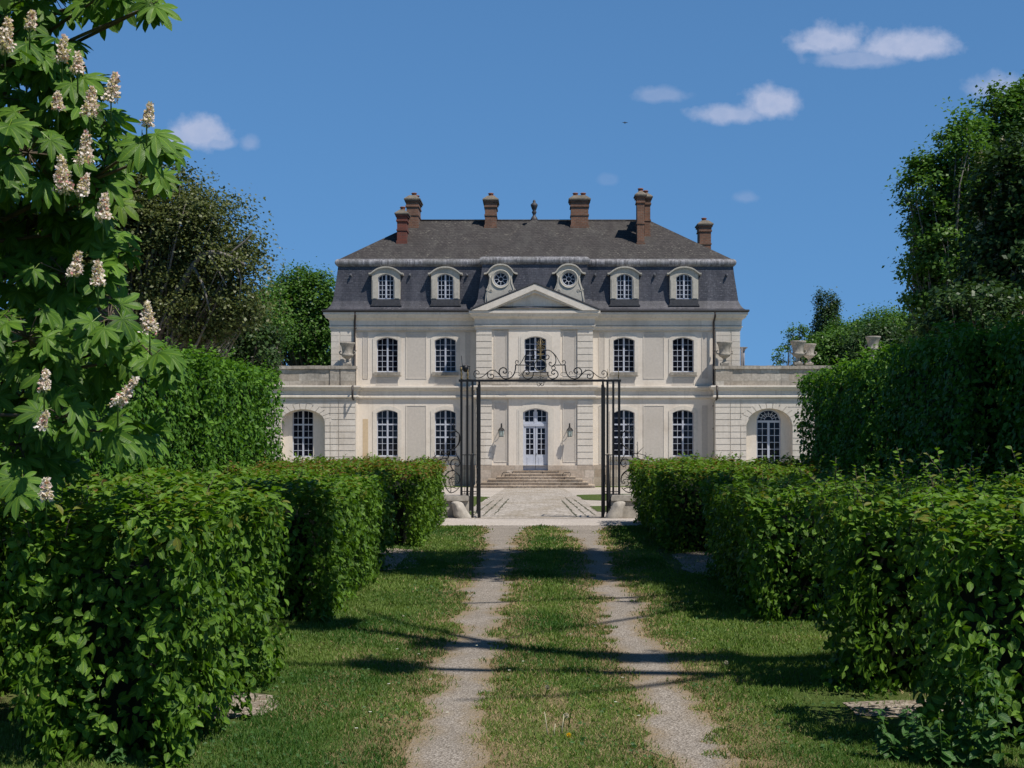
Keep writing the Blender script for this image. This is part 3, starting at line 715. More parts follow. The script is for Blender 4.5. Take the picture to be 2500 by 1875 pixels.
chimney(1233.6, 1271, 491, 430, 92.7, 1.3, [(1243.5,.6),(1260.5,.6)], 418)
chimney(1376.5, 1392, 529, 421, 90.4, 1.0, [(1385,.5)], 409.6)
chimney(1392.6, 1404.8, 515, 425, 91.5, 1.4, [(1396,.6)], 414)
chimney(1511.4, 1536, 560, 484, 96.0, 1.4, [(1523,.6)], 472.8)

# dormers
def dormer(cx, zb, zt, zap):
    w = .98; hw = .875; y0 = YM-.16
    mb = MB(); zsh = zb+(zt-zb)-.32
    mb.box(cx-hw, cx-w/2, y0, 89.2, zb, zsh); mb.box(cx+w/2, cx+hw, y0, 89.2, zb, zsh)
    I = arch(cx, w, zt-.22, zt); 
    def top(x):
        t = abs(x)/1.0; return zap-.06-(zap-.06-(zt-.02))*min(1, t**2.2)
    for i in range(len(I)-1):
        (xa_, za_), (xb_, zb_) = I[i], I[i+1]
        mb.prism([(xa_, za_), (xb_, zb_), (xb_, top(xb_-cx)), (xa_, top(xa_-cx))], y0, 89.2)
    for s in (-1, 1):
        for k in range(4):
            xa_ = cx+s*(w/2+(hw-w/2)*k/4); xb_ = cx+s*(w/2+(hw-w/2)*(k+1)/4)
            pts = [(xa_, zsh), (xb_, zsh), (xb_, top(xb_-cx)), (xa_, top(xa_-cx))]
            mb.prism(pts if s > 0 else [pts[1], pts[0], pts[3], pts[2]], y0+.0005, 89.19)
    mb.box(cx-hw+.06, cx-w/2-.06, y0-.03, y0+.01, zb+.05, zsh-.02); mb.box(cx+w/2+.06, cx+hw-.06, y0-.03, y0+.01, zb+.05, zsh-.02)
    o = part(mb, 'dormer', 'dstone')
    cp = MB(); xsn = np.linspace(-1.06, 1.06, 23)
    P = []
    for x in xsn:
        t = abs(x)/.93; P.append((cx+x, zap-(zap-(zt+.02))*min(1, t**2.3)+(.0 if abs(x) < .95 else -.0)))
    for i in range(len(P)-1):
        (xa_, za_), (xb_, zb_) = P[i], P[i+1]
        cp.prism([(xa_, za_-.05), (xb_, zb_-.05), (xb_, zb_+.035), (xa_, za_+.035)], y0-.13, 89.3)
        cp.prism([(xa_, za_-.10), (xb_, zb_-.10), (xb_, zb_-.05), (xa_, za_-.05)], y0-.07, 89.25)
    cp.build('dormer_cornice', 'dstone', o)
    ld = MB(); ld.box(cx-hw, cx+hw, y0+.01, 89, zb-.26, zb-.002); ld.prism([(cx-hw-.1, zb-.42), (cx+hw+.1, zb-.42), (cx+hw, zb-.26), (cx-hw, zb-.26)], y0+.0, 89); ld.build('lead_apron', 'lead', o)
    wn = window_mesh(w, zt-zb, .22, 5, fr=.05, mul=.1, mun=.032).build('window', 'paint'); wn.parent = o; wn.location = Vector((cx, y0+.16, zb))
    pn_ = pane_mesh(w, zt-zb, .22); pn_.v = [(x+cx, y+y0+.16, z+zb) for x, y, z in pn_.v]; pn_.build('pane', 'glass', o)
for px in (834.4, 962.3, 1349, 1477.2): dormer(X_(px), Z_(646.5), Z_(592), Z_(577.5))
def oculus(px, py):
    Y0 = YP-.02; cx, _, cz = W(px, py, Y0); k = .00632
    def hw(z):    # half width at height z (m, relative)
        return float(np.interp(-z/k, [-60,-20,40,100,200,290], [125,110,114,138,152,154]))*k
    mb = MB(); n = 48; rin = .43; outl = []
    for i in range(n):
        a = 2*pi*i/n; ca, sa = cos(a), sin(a)
        lo, hi = .4, 3.0
        for _ in range(30):
            m_ = (lo+hi)/2; x, z = m_*ca, m_*sa
            if z > .36: ins = (abs(x)/.80)**2.4+((z-.36)/.47)**2 < 1
            else: ins = abs(x) < hw(z) and z > -1.75
            if ins: lo = m_
            else: hi = m_
        outl.append((cx+lo*ca, cz+lo*sa))
    inn = [(cx+rin*cos(2*pi*i/n), cz+rin*sin(2*pi*i/n)) for i in range(n)]
    for i in range(n):
        j = (i+1) % n; mb.add([(inn[i][0],Y0,inn[i][1]),(outl[i][0],Y0,outl[i][1]),(outl[j][0],Y0,outl[j][1]),(inn[j][0],Y0,inn[j][1])], [(0,1,2,3)])
        mb.add([(outl[i][0],Y0,outl[i][1]),(outl[i][0],88.6,outl[i][1]),(outl[j][0],88.6,outl[j][1]),(outl[j][0],Y0,outl[j][1])], [(0,1,2,3)])
        mb.add([(inn[i][0],Y0,inn[i][1]),(inn[j][0],Y0,inn[j][1]),(inn[j][0],Y0+.3,inn[j][1]),(inn[i][0],Y0+.3,inn[i][1])], [(0,1,2,3)])
    o = part(mb, 'oculus_dormer', 'dstone')
    t = MB(); t.tube([(cx+.54*cos(a), Y0-.01, cz+.54*sin(a)) for a in np.linspace(0, 2*pi, 33)], .05, 6, False)
    P = [(-1.02,.33),(-.86,.36),(-.74,.46),(-.60,.66),(-.42,.80),(-.2,.875),(0,.89)]; P = P+[(-x, z) for x, z in P[-2::-1]]
    for i in range(len(P)-1):
        t.prism([(cx+P[i][0], cz+P[i][1]-.05), (cx+P[i+1][0], cz+P[i+1][1]-.05), (cx+P[i+1][0], cz+P[i+1][1]+.04), (cx+P[i][0], cz+P[i][1]+.04)], Y0-.12, 88.5)
    for s in (-1, 1):
        for (ox, oz, r) in ((.58,-.72,.10),(.84,-.68,.07)):
            t.tube([(cx+s*(ox+(r*(1-q*.8))*cos(q*9)), Y0-.015, cz+oz+(r*(1-q*.8))*sin(q*9)) for q in np.linspace(0, 1, 14)], .018, 5)
        t.tube([(cx+s*.66, Y0-.012, cz-.78), (cx+s*.73, Y0-.012, cz-.72), (cx+s*.80, Y0-.012, cz-.76)], .018, 5)
        t.tube([(cx+s*(hw(z)-.09), Y0-.01, cz+z) for z in (.2,.0,-.25,-.5,-.8,-1.1,-1.4)], .03, 5)
    t.build('carved_moulding', 'dstone', o)
    wn = MB(); yb_ = Y0+.16
    wn.tube([(cx+.41*cos(a), yb_, cz+.41*sin(a)) for a in np.linspace(0, 2*pi, 33)], .03, 6, False)
    wn.tube([(cx+.15*cos(a), yb_, cz+.15*sin(a)) for a in np.linspace(0, 2*pi, 17)], .02, 6, False)
    for i in range(8):
        a = pi*i/4+pi/8*0; wn.bar((cx+.16*cos(a), yb_, cz+.16*sin(a)), (cx+.40*cos(a), yb_, cz+.40*sin(a)), .03)
    wn.build('window', 'paint', o)
    MB().add([(cx+.43*cos(2*pi*i/24), yb_+.04, cz+.43*sin(2*pi*i/24)) for i in range(24)], [tuple(range(24))]).build('pane', 'glass', o)
oculus(1081.7, 602.7); oculus(1228.7, 602.2)
# roof hooks and vents on the slates
for px in (757, 885, 1009, 1286, 1415, 1571): 
    x, y, z = W(px, 592, YM-.0); h = MB(); h.box(x-.05, x+.05, YM+.1, YM+.4, z-.1, z+.05); h.box(x-.02, x+.04, YM+.02, YM+.1, z-.06, z+.0); part(h, 'slate_vent', 'zinc')

# -- wings
def wing(x0, x1, inner_left, niche, win, french):
    """x0<x1; niche=(cx,w,zs,zt); win=(cx,w,zb,zt)"""
    ZS = lambda py: WZ(py, YW); wz = MB(); zt = 4.66
    ncx, nw, nzs, nzt = niche
    wallfront(wz, x0, x1, ZC-.2, 3.9, YW+.055, [(ncx, nw, ZC-.2, nzs, nzt)], .62, ell=True)
    wz.box(x0, x0+.02, YW+.031, 98, ZC-.2, zt); wz.box(x1-.02, x1, YW+.031, 98, ZC-.2, zt); wz.box(x0, x1, YW+1.2, 98, ZC-.2, zt-.002)
    wz.box(x0+.001, x1-.001, YW+.032, YW+1.3, 3.88, zt-.001)
    o = part(wz, 'wing_wall', 'wall')
    nb = MB(); wallfront(nb, ncx-nw/2-.05, ncx+nw/2+.05, ZC-.2, nzt+.1, YW+.64, [(win[0], win[1], win[2], win[3]-win[4], win[3])], .2, ell=french); nb.build('niche_wall', 'wall', o)
    cr = MB(); z = -1.2
    def ax(zz, ring=0.0):
        if zz <= nzs: return nw/2+ring
        t = (zz-nzs)/(nzt-nzs+ring*.8); return None if t >= 1 else (nw/2+ring)*sqrt(1-t*t)
    vg = ([X_W(713), X_W(731.5)] if inner_left else [X_W(1577.5), X_W(1600)])
    while z < 3.75:
        za, zb_ = z+.022, min(z+.379-.022, 3.86)
        ring = .0 if za < nzs else .45
        A, B = ax(za, ring), ax(zb_, ring)
        segs = []
        if A is None and B is None: segs = [[(x0, za), (x1, za), (x1, zb_), (x0, zb_)]]
        else:
            A = A if A is not None else .02; B = B if B is not None else .02
            segs = [[(x0, za), (ncx-A, za), (ncx-B, zb_), (x0, zb_)], [(ncx+A, za), (x1, za), (x1, zb_), (ncx+B, zb_)]]
        for sgt in segs:
            xs_ = [g for g in vg if min(sgt[0][0], sgt[3][0])+.05 < g < max(sgt[1][0], sgt[2][0])-.05]
            edges = [None]+xs_+[None]
            for i in range(len(edges)-1):
                l, r = edges[i], edges[i+1]
                p = [sgt[0] if l is None else (l+.018, za), sgt[1] if r is None else (r-.018, za), sgt[2] if r is None else (r-.018, zb_), sgt[3] if l is None else (l+.018, zb_)]
                cr.prism(p, YW, YW+.08)
        z += .379
    # voussoirs
    n = 13
    for i in range(n):
        t0, t1 = pi*i/n+.012, pi*(i+1)/n-.012
        def pt(t, rg): return (ncx-(nw/2+rg)*cos(t), nzs+(nzt-nzs+rg*.8)*sin(t))
        cr.prism([pt(t0, 0), pt(t1, 0), pt(t1, .44), pt(t0, .44)][::-1], YW-.002, YW+.06)
    cr.build('rusticated_blocks', 'trim', o)
    mo = MB(); mo.mould(x0, x1, YW, 88.2, STR); mo.build('string_course', 'trim', o)
    pr = MB(); pz = ZS(797)-.0; pr.box(x0, x1, YW-.02, YW+.45, 4.67, pz)
    pr.box(X_W(713) if inner_left else X_W(1545.5), X_W(733) if inner_left else X_W(1582), YW-.08, YW+.2, 4.67, pz); 
    if inner_left: pr.box(X_W(736), x1+.0, YW-.08, YW+.2, 4.67, pz)
    pr.build('parapet', 'ashlar', o)
    co = MB(); n = 26; 
    for i in range(n):
        a = x0-.05+(x1-x0+.1)*i/n; b = x0-.05+(x1-x0+.1)*(i+1)/n; j = random.uniform(-.012, .012)
        co.box(a+.004, b-.004, YW-.14+j, YW+.55, pz+.001, ZS(790)+j)
    co.build('coping', 'ashlar', o)
    return o
X_W = lambda px: WX(px, YW)
xw = lambda px: WX(px, YW+.85); zw = lambda py: WZ(py, YW+.85)
wing(X_W(380), X_W(768), True, ((X_W(606.6)+X_W(701.8))/2, X_W(701.8)-X_W(606.6), WZ(912, YW), WZ(884, YW)), (xw(655.4), xw(677.8)-xw(633), zw(987), zw(886), .16), False)
make_window(xw(677.8)-xw(633), zw(886)-zw(987), .16, 7, thick=(3,5), sill=False, loc=(xw(655.4), YW+.78, zw(987)))
wing(X_W(1545.5), X_W(1960), False, ((X_W(1612.4)+X_W(1712))/2, X_W(1712)-X_W(1612.4), WZ(918, YW), WZ(882, YW)), (xw(1659.5), xw(1686)-xw(1633.5), zw(1016), zw(883.5), .62), True)
# french window with fan light
fw = xw(1686)-xw(1633.5); fh = zw(883.5)-zw(1016); fz = fh-.72
o = MB(); o.box(-fw/2, -fw/2+.07, 0, .08, 0, fh-.62); o.box(fw/2-.07, fw/2, 0, .08, 0, fh-.62); o.box(-fw/2+.07, fw/2-.07, -.02, .08, fz-.12, fz+.02)
O = arch(0, fw, fh-.62, fh, ell=True); I = arch(0, fw-.2, fh-.62, fh-.1, ell=True)
for i in range(len(O)-1): o.prism([I[i], I[i+1], O[i+1], O[i]], .001, .079)
for i in range(1, 8):
    a = pi*i/8; o.bar((.22*cos(a), .03, fz+.04+.22*sin(a)), (.66*cos(a), .03, fz+.04+.52*sin(a)), .035)
o.tube([(.24*cos(a), .03, fz+.04+.24*sin(a)) for a in np.linspace(0, pi, 13)], .02, 5); o.tube([(.46*cos(a), .03, fz+.04+.38*sin(a)) for a in np.linspace(0, pi, 13)], .02, 5)
o.box(-.07, .07, -.01, .07, 0, fz-.12)
for s in (-1, 1):
    a, b = sorted((s*.07, s*(fw/2-.07))); m_ = (a+b)/2; o.box(m_-.018, m_+.018, .02, .05, .1, fz-.12)
    for r in range(1, 7): z = (fz-.12)*r/7+.05; o.box(a, b, .021, .049, z-.018, z+.018)
    o.box(a, b, .02, .06, 0, .1)
fo = cb(o.build('french_window', 'paint')); fo.location = Vector((xw(1659.5), YW+.78, zw(1016)))-chateau.location
pane_mesh(fw, fh, .62, True).build('pane', 'glass', fo)

# downpipes and steps
for px, py0 in ((769.5, 676), (1542.5, 676)):
    x = X_(px); y = YM-.16; p = MB(); top = 9.2
    p.tube([(x-.0, YM-.55, top), (x, YM-.5, top-.25), (x-.06, y-.1, top-.6), (x-.06, y-.1, 4.75), (x-.02, YW-.45, 4.6), (x-.02, YW-.45, 3.9), (x-.02, y-.06, 3.6), (x-.02, y-.06, ZC)], .062, 8)
    for z in (8.2, 6.8, 5.4, 3.4, 2.0, .6): p.lathe([(.085,0),(.085,.08)], (x-.04, y-.08, z), 8)
    part(p, 'downpipe', 'pipe')
st = empty('front_steps', (0, 85, ZC), None, None); st.parent = chateau; st.matrix_parent_inverse.identity(); st.location = (0,-3,0)
st.name = 'entrance_steps'
rows = [(1024,1286),(1039,1272),(1054,1259),(1073,1244),(1092,1225),(1108,1208)]
hstep = (dz0-.01-ZC)/6
for i, (l, r) in enumerate(rows):
    yf = 84.75+i*.34; s_ = MB()
    x0, x1 = WX(l, yf), WX(r, yf); xx = x0
    while xx < x1-.05:
        wd_ = min(random.uniform(.7, 1.5), x1-xx)
        if x1-xx-wd_ < .35: wd_ = x1-xx
        j = random.uniform(-.03, .03)
        s_.box(xx+.006, xx+wd_-.006, yf+j, YQ-.085, ZC+hstep*i-.02+.001*i, ZC+hstep*(i+1)+j*.5); s_.box(xx+.004, xx+wd_-.004, yf-.03+j, yf+.1, ZC+hstep*(i+1)-.055, ZC+hstep*(i+1)+j*.5+.003)
        xx += wd_
    if i == 5: s_.box(dcx-dw/2-.1, dcx+dw/2+.1, YQ-.1, YQ+.4, ZC+hstep*5, ZC+hstep*6-.002)
    so_ = s_.build('step', 'step'); so_.parent = st; so_.matrix_parent_inverse.identity(); so_.location = (0,-85,-ZC)

# ------------------------------------------------------------------ things on and around the house
def urn(px, pyb, Y, h, label):
    x, y, z = W(px, pyb, Y)
    r = empty('stone_urn', (x, y, z), label, 'urn', 'stone urns on the wing parapets')
    MB().box(-.24, .24, -.24, .24, 0, .09*h).build('foot', 'urn', r)
    MB().lathe([(.20,.09),(.19,.14),(.10,.24),(.09,.36),(.14,.42),(.30,.52),(.36,.60),(.37,.66),(.33,.70),(.31,.74),(.32,.9),(.36,1.1),(.42,1.24),(.46,1.30),(.47,1.36),(.43,1.38),(.36,1.33),(.0,1.28)], (0,0,0), 20).build('bowl', 'urn', r)
    b = MB()
    for s in (-1, 1): b.tube([(s*.34,0,.66),(s*.46,0,.70),(s*.48,0,.82),(s*.37,0,.86)], .04, 6)
    b.build('handle', 'urn', r); r.scale = (h/1.38,)*3
    return r
urn(588, 790, 87.0, 1.34, 'pale stone urn with reddish stem on the left wing parapet, against dark trees')
urn(750.5, 790, 87.0, 1.42, 'stone urn on the left wing parapet next to the downpipe of the house')
urn(428, 790, 87.0, 1.35, 'stone urn on the left wing mostly hidden behind the tall clipped hedge')
urn(1565, 789, 87.0, 1.44, 'stone urn on the right wing parapet next to the downpipe of the house')
urn(1724, 788, 87.0, 1.46, 'stone urn with a leafy shrub rising behind it on the right wing')
urn(1748, 788, 95, 1.4, 'farther stone urn standing half behind the urn on the right wing')
urn(1886, 776, 87.0, 1.4, 'dark stone urn peeping over the top of the right tall hedge')
def lantern(px, label):
    Yb = YI; x = WX(px, Yb-.55); z1 = WZ(918, Yb-.55)
    r = empty('wall_lantern', (x, Yb, z1), label, 'lantern', 'wall lanterns beside the front door')
    b = MB(); b.tube([(0,0,-.45),(0,-.2,-.38),(0,-.4,-.1),(0,-.55,.0)], .018, 6); b.tube([(0,0,-.02),(0,-.3,.03),(0,-.55,.0)], .02, 6); b.box(-.04,.04,-.02,.0,-.55,.1)
    b.lathe([(.02,-.14),(.035,-.1),(.02,-.04),(.03,0),(.01,.04)], (0,-.55,0), 8); b.build('bracket', 'iron', r)
    l = MB(); l.lathe([(.19,-.34),(.21,-.32),(.12,-.2),(.05,-.16),(.03,-.12)], (0,-.55,0), 6)
    for k in range(6):
        a = pi/3*k; l.bar((.185*cos(a), -.55+.185*sin(a), -.34), (.13*cos(a), -.55+.13*sin(a), -.70), .018)
    l.lathe([(.13,-.72),(.14,-.70),(.13,-.69)], (0,-.55,0), 6); l.build('lamp_frame', 'iron', r)
    MB().lathe([(.11,-.69),(.165,-.35)], (0,-.55,0), 6).build('lamp_glass', 'lampglass', r)
lantern(1083, 'black iron lantern on the wall left of the front door')
lantern(1231, 'black iron lantern on the wall right of the front door')
for px, lb in ((1089, 'small iron boot scraper left of the entrance steps'), (1220, 'small iron boot scraper right of the entrance steps')):
    Y = 85.9; x, y, z = W(px, 1021, Y)
    b = MB(); b.tube([(-.28,0,-.62),(-.1,0,-.05),(-.05,0,0),(.32,0,-.0),(.36,0,-.06),(.2,0,-.55)], .02, 5); b.bar((-.05,0,0), (.32,0,0), .05, .02)
    o = b.build('boot_scraper', 'iron'); o.location = (x, y, z); tag(o, lb, 'boot scraper', 'boot scrapers by the steps')
x, y, z = W(1603, 788, 91); b = MB(); b.box(x-.06, x+.06, y, y+.3, z-.3, WZ(750, 91)); b.lathe([(.10,0),(.13,.1),(.2,.16),(.28,.22),(.28,.26)], (x+.12, y+.3, WZ(758, 91)), 10); b.tube([(x+.14,y+.3,WZ(757,91)),(x+.14,y+.3,z-.3)], .07, 8)
tag(b.build('flue_pipe', 'zinc'), 'grey metal flue pipe rising behind the right wing parapet', 'pipe')

# ------------------------------------------------------------------ gate
YGt = 31.62
gx = lambda px: WX(px, YGt); gzz = lambda py: WZ(py, YGt)
def RC(x, y):     # detail sheet of the overthrow (right half)
    return ((1300+x/8.508)/1.1302, (820+y/8.508)/1.1302)
AX = RC(165, 0)[0]
def smooth(P, n=6):
    P = [np.array(p, float) for p in P]; out = []
    for i in range(len(P)-1):
        p0 = P[max(i-1,0)]; p1 = P[i]; p2 = P[i+1]; p3 = P[min(i+2, len(P)-1)]
        for k in range(n):
            t = k/n; out.append(.5*((2*p1)+(-p0+p2)*t+(2*p0-5*p1+4*p2-p3)*t*t+(-p0+3*p1-3*p2+p3)*t**3))
    out.append(P[-1]); return out
gate = empty('iron_gate', (gx(AX), YGt, 0), 'tall open black wrought iron gate with scrolled overthrow at the end of the drive', 'gate')
def gp(mb, name, mat, par=gate):
    if par is gate: mb.v = [(x-gx(AX), y-YGt, z) for x, y, z in mb.v]
    return mb.build(name, mat, par)
def both(fn):
    for s in (1, -1): fn(s)
def mx(px, s): return AX+(px-AX)*s
bm = MB(); bm.box(gx(991), gx(1341.6), YGt-.03, YGt+.03, gzz(824.6), gzz(819.6)); gp(bm, 'crossbeam', 'iron')
for px, yb, w in ((996.7,1069,.05), (1009.5,1069,.048), (1324.7,1069,.048), (1337.4,1070,.052)):
    b = MB(); b.box(gx(px)-w/2, gx(px)+w/2, YGt-.024, YGt+.024, gzz(yb)-.02, gzz(824.6)); gp(b, 'post', 'iron')
for px, px2 in ((1020.7,1016.5), (1312.2,1316.5)):
    b = MB(); b.bar((gx(px), YGt, gzz(824.6)), (gx(px), YGt, gzz(980)), .046); b.bar((gx(px), YGt-.01, gzz(981)), (gx(px2), YGt-.1, .16), .058); b.bar((gx(px), YGt, gzz(981)), (gx(px), YGt+.02, 0.0), .05); gp(b, 'post', 'iron')
for px, s in ((1035.2,-1), (1302.6,1)):
    b = MB(); b.box(gx(px)-.038, gx(px)+.030, YGt-.0, YGt+.07, .0, gzz(831)); b.box(gx(px)-.022, gx(px)+.022, YGt+.001, YGt+.06, gzz(831), gzz(824.6))
    gp(b, 'post', 'iron')
    lf = MB(); xk = gx(px)+.022*s
    for k in range(9): lf.bar((xk+.01*k*s, YGt+.12+k*.145, .06), (xk+.01*k*s, YGt+.12+k*.145, gzz(834)), .022)
    for z in (.08, .75, 1.1, gzz(836)): lf.bar((xk, YGt+.08, z), (xk+.09*s, YGt+1.35, z), .03)
    gp(lf, 'gate_leaf', 'iron')
    hd = MB(); hz = gzz(1000 if s < 0 else 1000); hd.tube([(gx(px)-s*0+.0, YGt+.02, .95), (gx(px)+s*.05, YGt-.03, .95), (gx(px)+s*.05, YGt-.03, .75), (gx(px), YGt+.02, .75)], .008, 5); gp(hd, 'handle', 'iron')
# side grilles
for s in (1, -1):
    b = MB()
    for py in (982.5, 1062, 1067): b.bar((gx(mx(1306, s)), YGt, gzz(py)), (gx(mx(1337, s)), YGt, gzz(py)), .018)
    for px in (1318.5, 1330.8): b.bar((gx(mx(px, s)), YGt, gzz(983)), (gx(mx(px, s)), YGt, gzz(1067)), .012)
    gp(b, 'side_grille', 'iron')
CUR = [([(1250,745),(1300,795),(1360,840),(1420,868),(1480,872),(1530,845),(1548,790),(1530,740),(1485,722),(1445,745),(1443,785),(1470,798),(1493,785),(1476,774)], .010),
 ([(960,868),(1020,800),(1060,760),(1110,725),(1170,712),(1230,735),(1265,785),(1258,840),(1220,880),(1175,885),(1140,855),(1145,815),(1180,795),(1200,815),(1183,830)], .012),
 ([(680,620),(685,690),(710,780),(760,850),(830,885),(900,890),(960,865),(1010,800),(1022,745),(1000,690),(950,662),(900,670),(865,710),(870,755),(905,775),(940,755),(920,735)], .015),
 ([(985,850),(1040,790),(1080,740),(1112,685)], .005),
 ([(745,815),(690,770),(640,755),(600,770),(590,810),(612,830)], .006), ([(770,810),(762,765),(800,742),(830,765),(820,785)], .006),
 ([(440,606),(565,606),(690,606)], .013), ([(680,606),(680,625)], .013),
 ([(240,320),(300,295),(360,305),(420,350),(470,420),(487,500),(475,570),(440,610),(390,625),(350,600),(345,565),(370,545),(390,560),(378,570)], .012),
 ([(430,350),(490,420),(540,510),(590,590),(630,603),(675,580),(685,540),(655,508),(622,525),(630,545),(648,538)], .009),
 ([(245,480),(290,490),(335,470),(345,425),(310,397),(285,410),(292,428)], .012),
 ([(310,760),(320,820),(350,870),(420,895),(490,870),(530,820),(520,760),(480,718),(430,718),(398,750),(405,785),(440,800),(458,780),(440,772)], .013),
 ([(165,757),(325,757)], .013), ([(95,945),(97,1010),(130,1040),(160,1015),(150,985),(125,995)], .008)]
for pts, r in CUR:
    for s in (1, -1):
        P = [RC(*p) for p in pts]; P = smooth(P) if len(P) > 2 else [np.array(p) for p in P]
        b = MB(); b.tube([(gx(mx(p[0], s)), YGt, gzz(p[1])) for p in P], r*.88, 6); gp(b, 'scroll', 'iron')
b = MB()
for s in (1, -1):
    c = RC(437, 666); c = (mx(c[0], s), c[1]); rr = 38/8.508/1.1302
    b.tube([(gx(c[0]+rr*cos(a)), YGt, gzz(c[1]+rr*sin(a))) for a in np.linspace(0, 2*pi, 17)], .009, 6, False)
gp(b, 'small_ring', 'iron')
c = RC(165, 612); rr = 120/8.508/1.1302
b = MB(); b.tube([(gx(c[0]+rr*cos(a)), YGt, gzz(c[1]+rr*sin(a))) for a in np.linspace(0, 2*pi, 33)], .013, 6, False); gp(b, 'ring', 'bronze')
b = MB(); q = lambda x, y: (gx(RC(x, y)[0]), YGt, gzz(RC(x, y)[1]))
b.tube([q(165,485), q(165,400), q(165,240), q(165,75)], [.026,.020,.014,.006], 6); b.bar(q(100,375), q(235,375), .03, .018); b.bar(q(125,392), q(210,392), .03, .02)
for s in (1, -1):
    for P in ([(165,260),(165+s*30,190),(165+s*70,130),(165+s*110,130)], [(165,280),(165+s*50,215),(165+s*95,200),(165+s*110,215)], [(165,250),(165+s*20,170),(165+s*40,110)], [(165,310),(165+s*50,250),(165+s*85,250)], [(165,60),(165+s*45,105),(165+s*20,130)], [(165,330),(165+s*60,290),(165+s*85,265)]):
        b.tube([q(*p) for p in smooth(P, 3)], .006, 5)
b.bar(q(80,128), q(250,128), .008)
gp(b, 'gilded_sheaf', 'gold')
b = MB(); b.tube([q(165,757), q(165,895)], .006, 5)
for s in (1, -1): b.tube([q(165+s*a, z) for a, z in ((0,830),(25,850),(50,870),(70,860),(75,840))], .006, 5)
gp(b, 'drop_spike', 'iron')
for x in (1566, 1787):
    b = MB(); b.tube([q(x,890), q(x,760), q(x-5,680)], [.013,.009,.003], 5); gp(b, 'finial_spike', 'gold')
LC = lambda x, y: ((1110+x/10.533)/1.1302, (820+y/10.533)/1.1302)
q2 = lambda x, y: (gx(LC(x, y)[0]), YGt, gzz(LC(x, y)[1]))
for x in (175, 335):
    p = q2(x, 1120); b = MB(); b.lathe([(.02,0),(.028,.03),(.014,.06),(.026,.1),(.022,.15),(.012,.18),(.02,.22),(.008,.27)], p, 8); b.tube([q2(x-20,920), q2(x-30,850), q2(x,790)], .007, 5); gp(b, 'finial_spike', 'gold')
b = MB(); b.bar(q2(140,788), q2(400,788), .016); p = q2(275, 800); b.lathe([(.002,.075-.0),(.062,.06),(.07,.0),(.06,-.04),(.035,-.075),(.005,-.085)][::-1], (p[0],p[1],p[2]-.03), 12); b.tube([q2(380,790), q2(385,860), q2(360,930)], .007, 5)
b.tube([q2(200,785), q2(185,640), q2(175,510)], [.010,.006,.009], 5); gp(b, 'old_lamp_holder', 'iron')
# thorny scroll brackets on both sides
TC = lambda x, y: ((1430+x/6.38)/1.1302, (1030+y/6.38)/1.1302)
TH = [([(560,840),(600,790),(660,740),(690,680),(680,610),(630,578),(575,590),(548,640),(575,690),(620,680),(630,650),(605,640)], .012),
 ([(555,280),(570,340),(620,400),(700,440),(730,480)], .014), ([(555,280),(560,190),(610,150),(680,160),(712,210),(700,280),(640,260)], .012),
 ([(730,470),(735,560),(820,570),(900,615),(960,650)], .013), ([(740,490),(800,490),(875,415)], .009), ([(800,490),(808,400),(805,310)], .006), ([(800,490),(930,525),(965,590)], .007),
 ([(740,560),(790,640),(825,665)], .008), ([(740,565),(720,640),(690,680)], .007), ([(550,600),(600,520),(612,450)], .008), ([(800,500),(830,580),(880,610)], .008),
 ([(560,840),(640,760),(740,790),(800,900),(770,1020),(700,1100),(620,1080),(560,1020)], .012), ([(560,840),(555,930),(600,960),(610,920)], .009), ([(620,1000),(660,980),(665,940),(640,930)], .007),
 ([(640,860),(700,880),(720,940),(690,1000),(690,1090)], .009), ([(560,960),(600,900),(680,890),(720,860)], .007), ([(600,780),(660,840),(690,900)], .006), ([(600,1040),(660,1020),(740,1040)], .007),
 ([(600,150),(650,60),(620,-20),(655,-60)], .007), ([(650,60),(720,10),(740,-30)], .005), ([(700,280),(640,220),(590,230)], .006), ([(730,140),(700,100),(760,80)], .005), ([(900,600),(940,500),(930,480)], .005)]
for s in (1, -1):
    b = MB()
    for P, r in TH:
        Q = smooth([TC(*p) for p in P], 4); jy = random.uniform(-.06, .06)
        pts = [(gx(mx(p[0], s)), YGt+jy*sin(i*.5), gzz(p[1])) for i, p in enumerate(Q)]
        b.tube(pts, [r*1.35*(1-.45*i/len(pts)) for i in range(len(pts))], 6)
        for i in range(2, len(pts), 3):
            a = random.uniform(0, 2*pi); l = random.uniform(.025, .08)
            b.tube([pts[i], (pts[i][0]+l*cos(a), pts[i][1]+random.uniform(-.02,.02), pts[i][2]+l*sin(a))], [r*.45, .0015], 4)
    gp(b, 'thorn_scroll', 'iron')
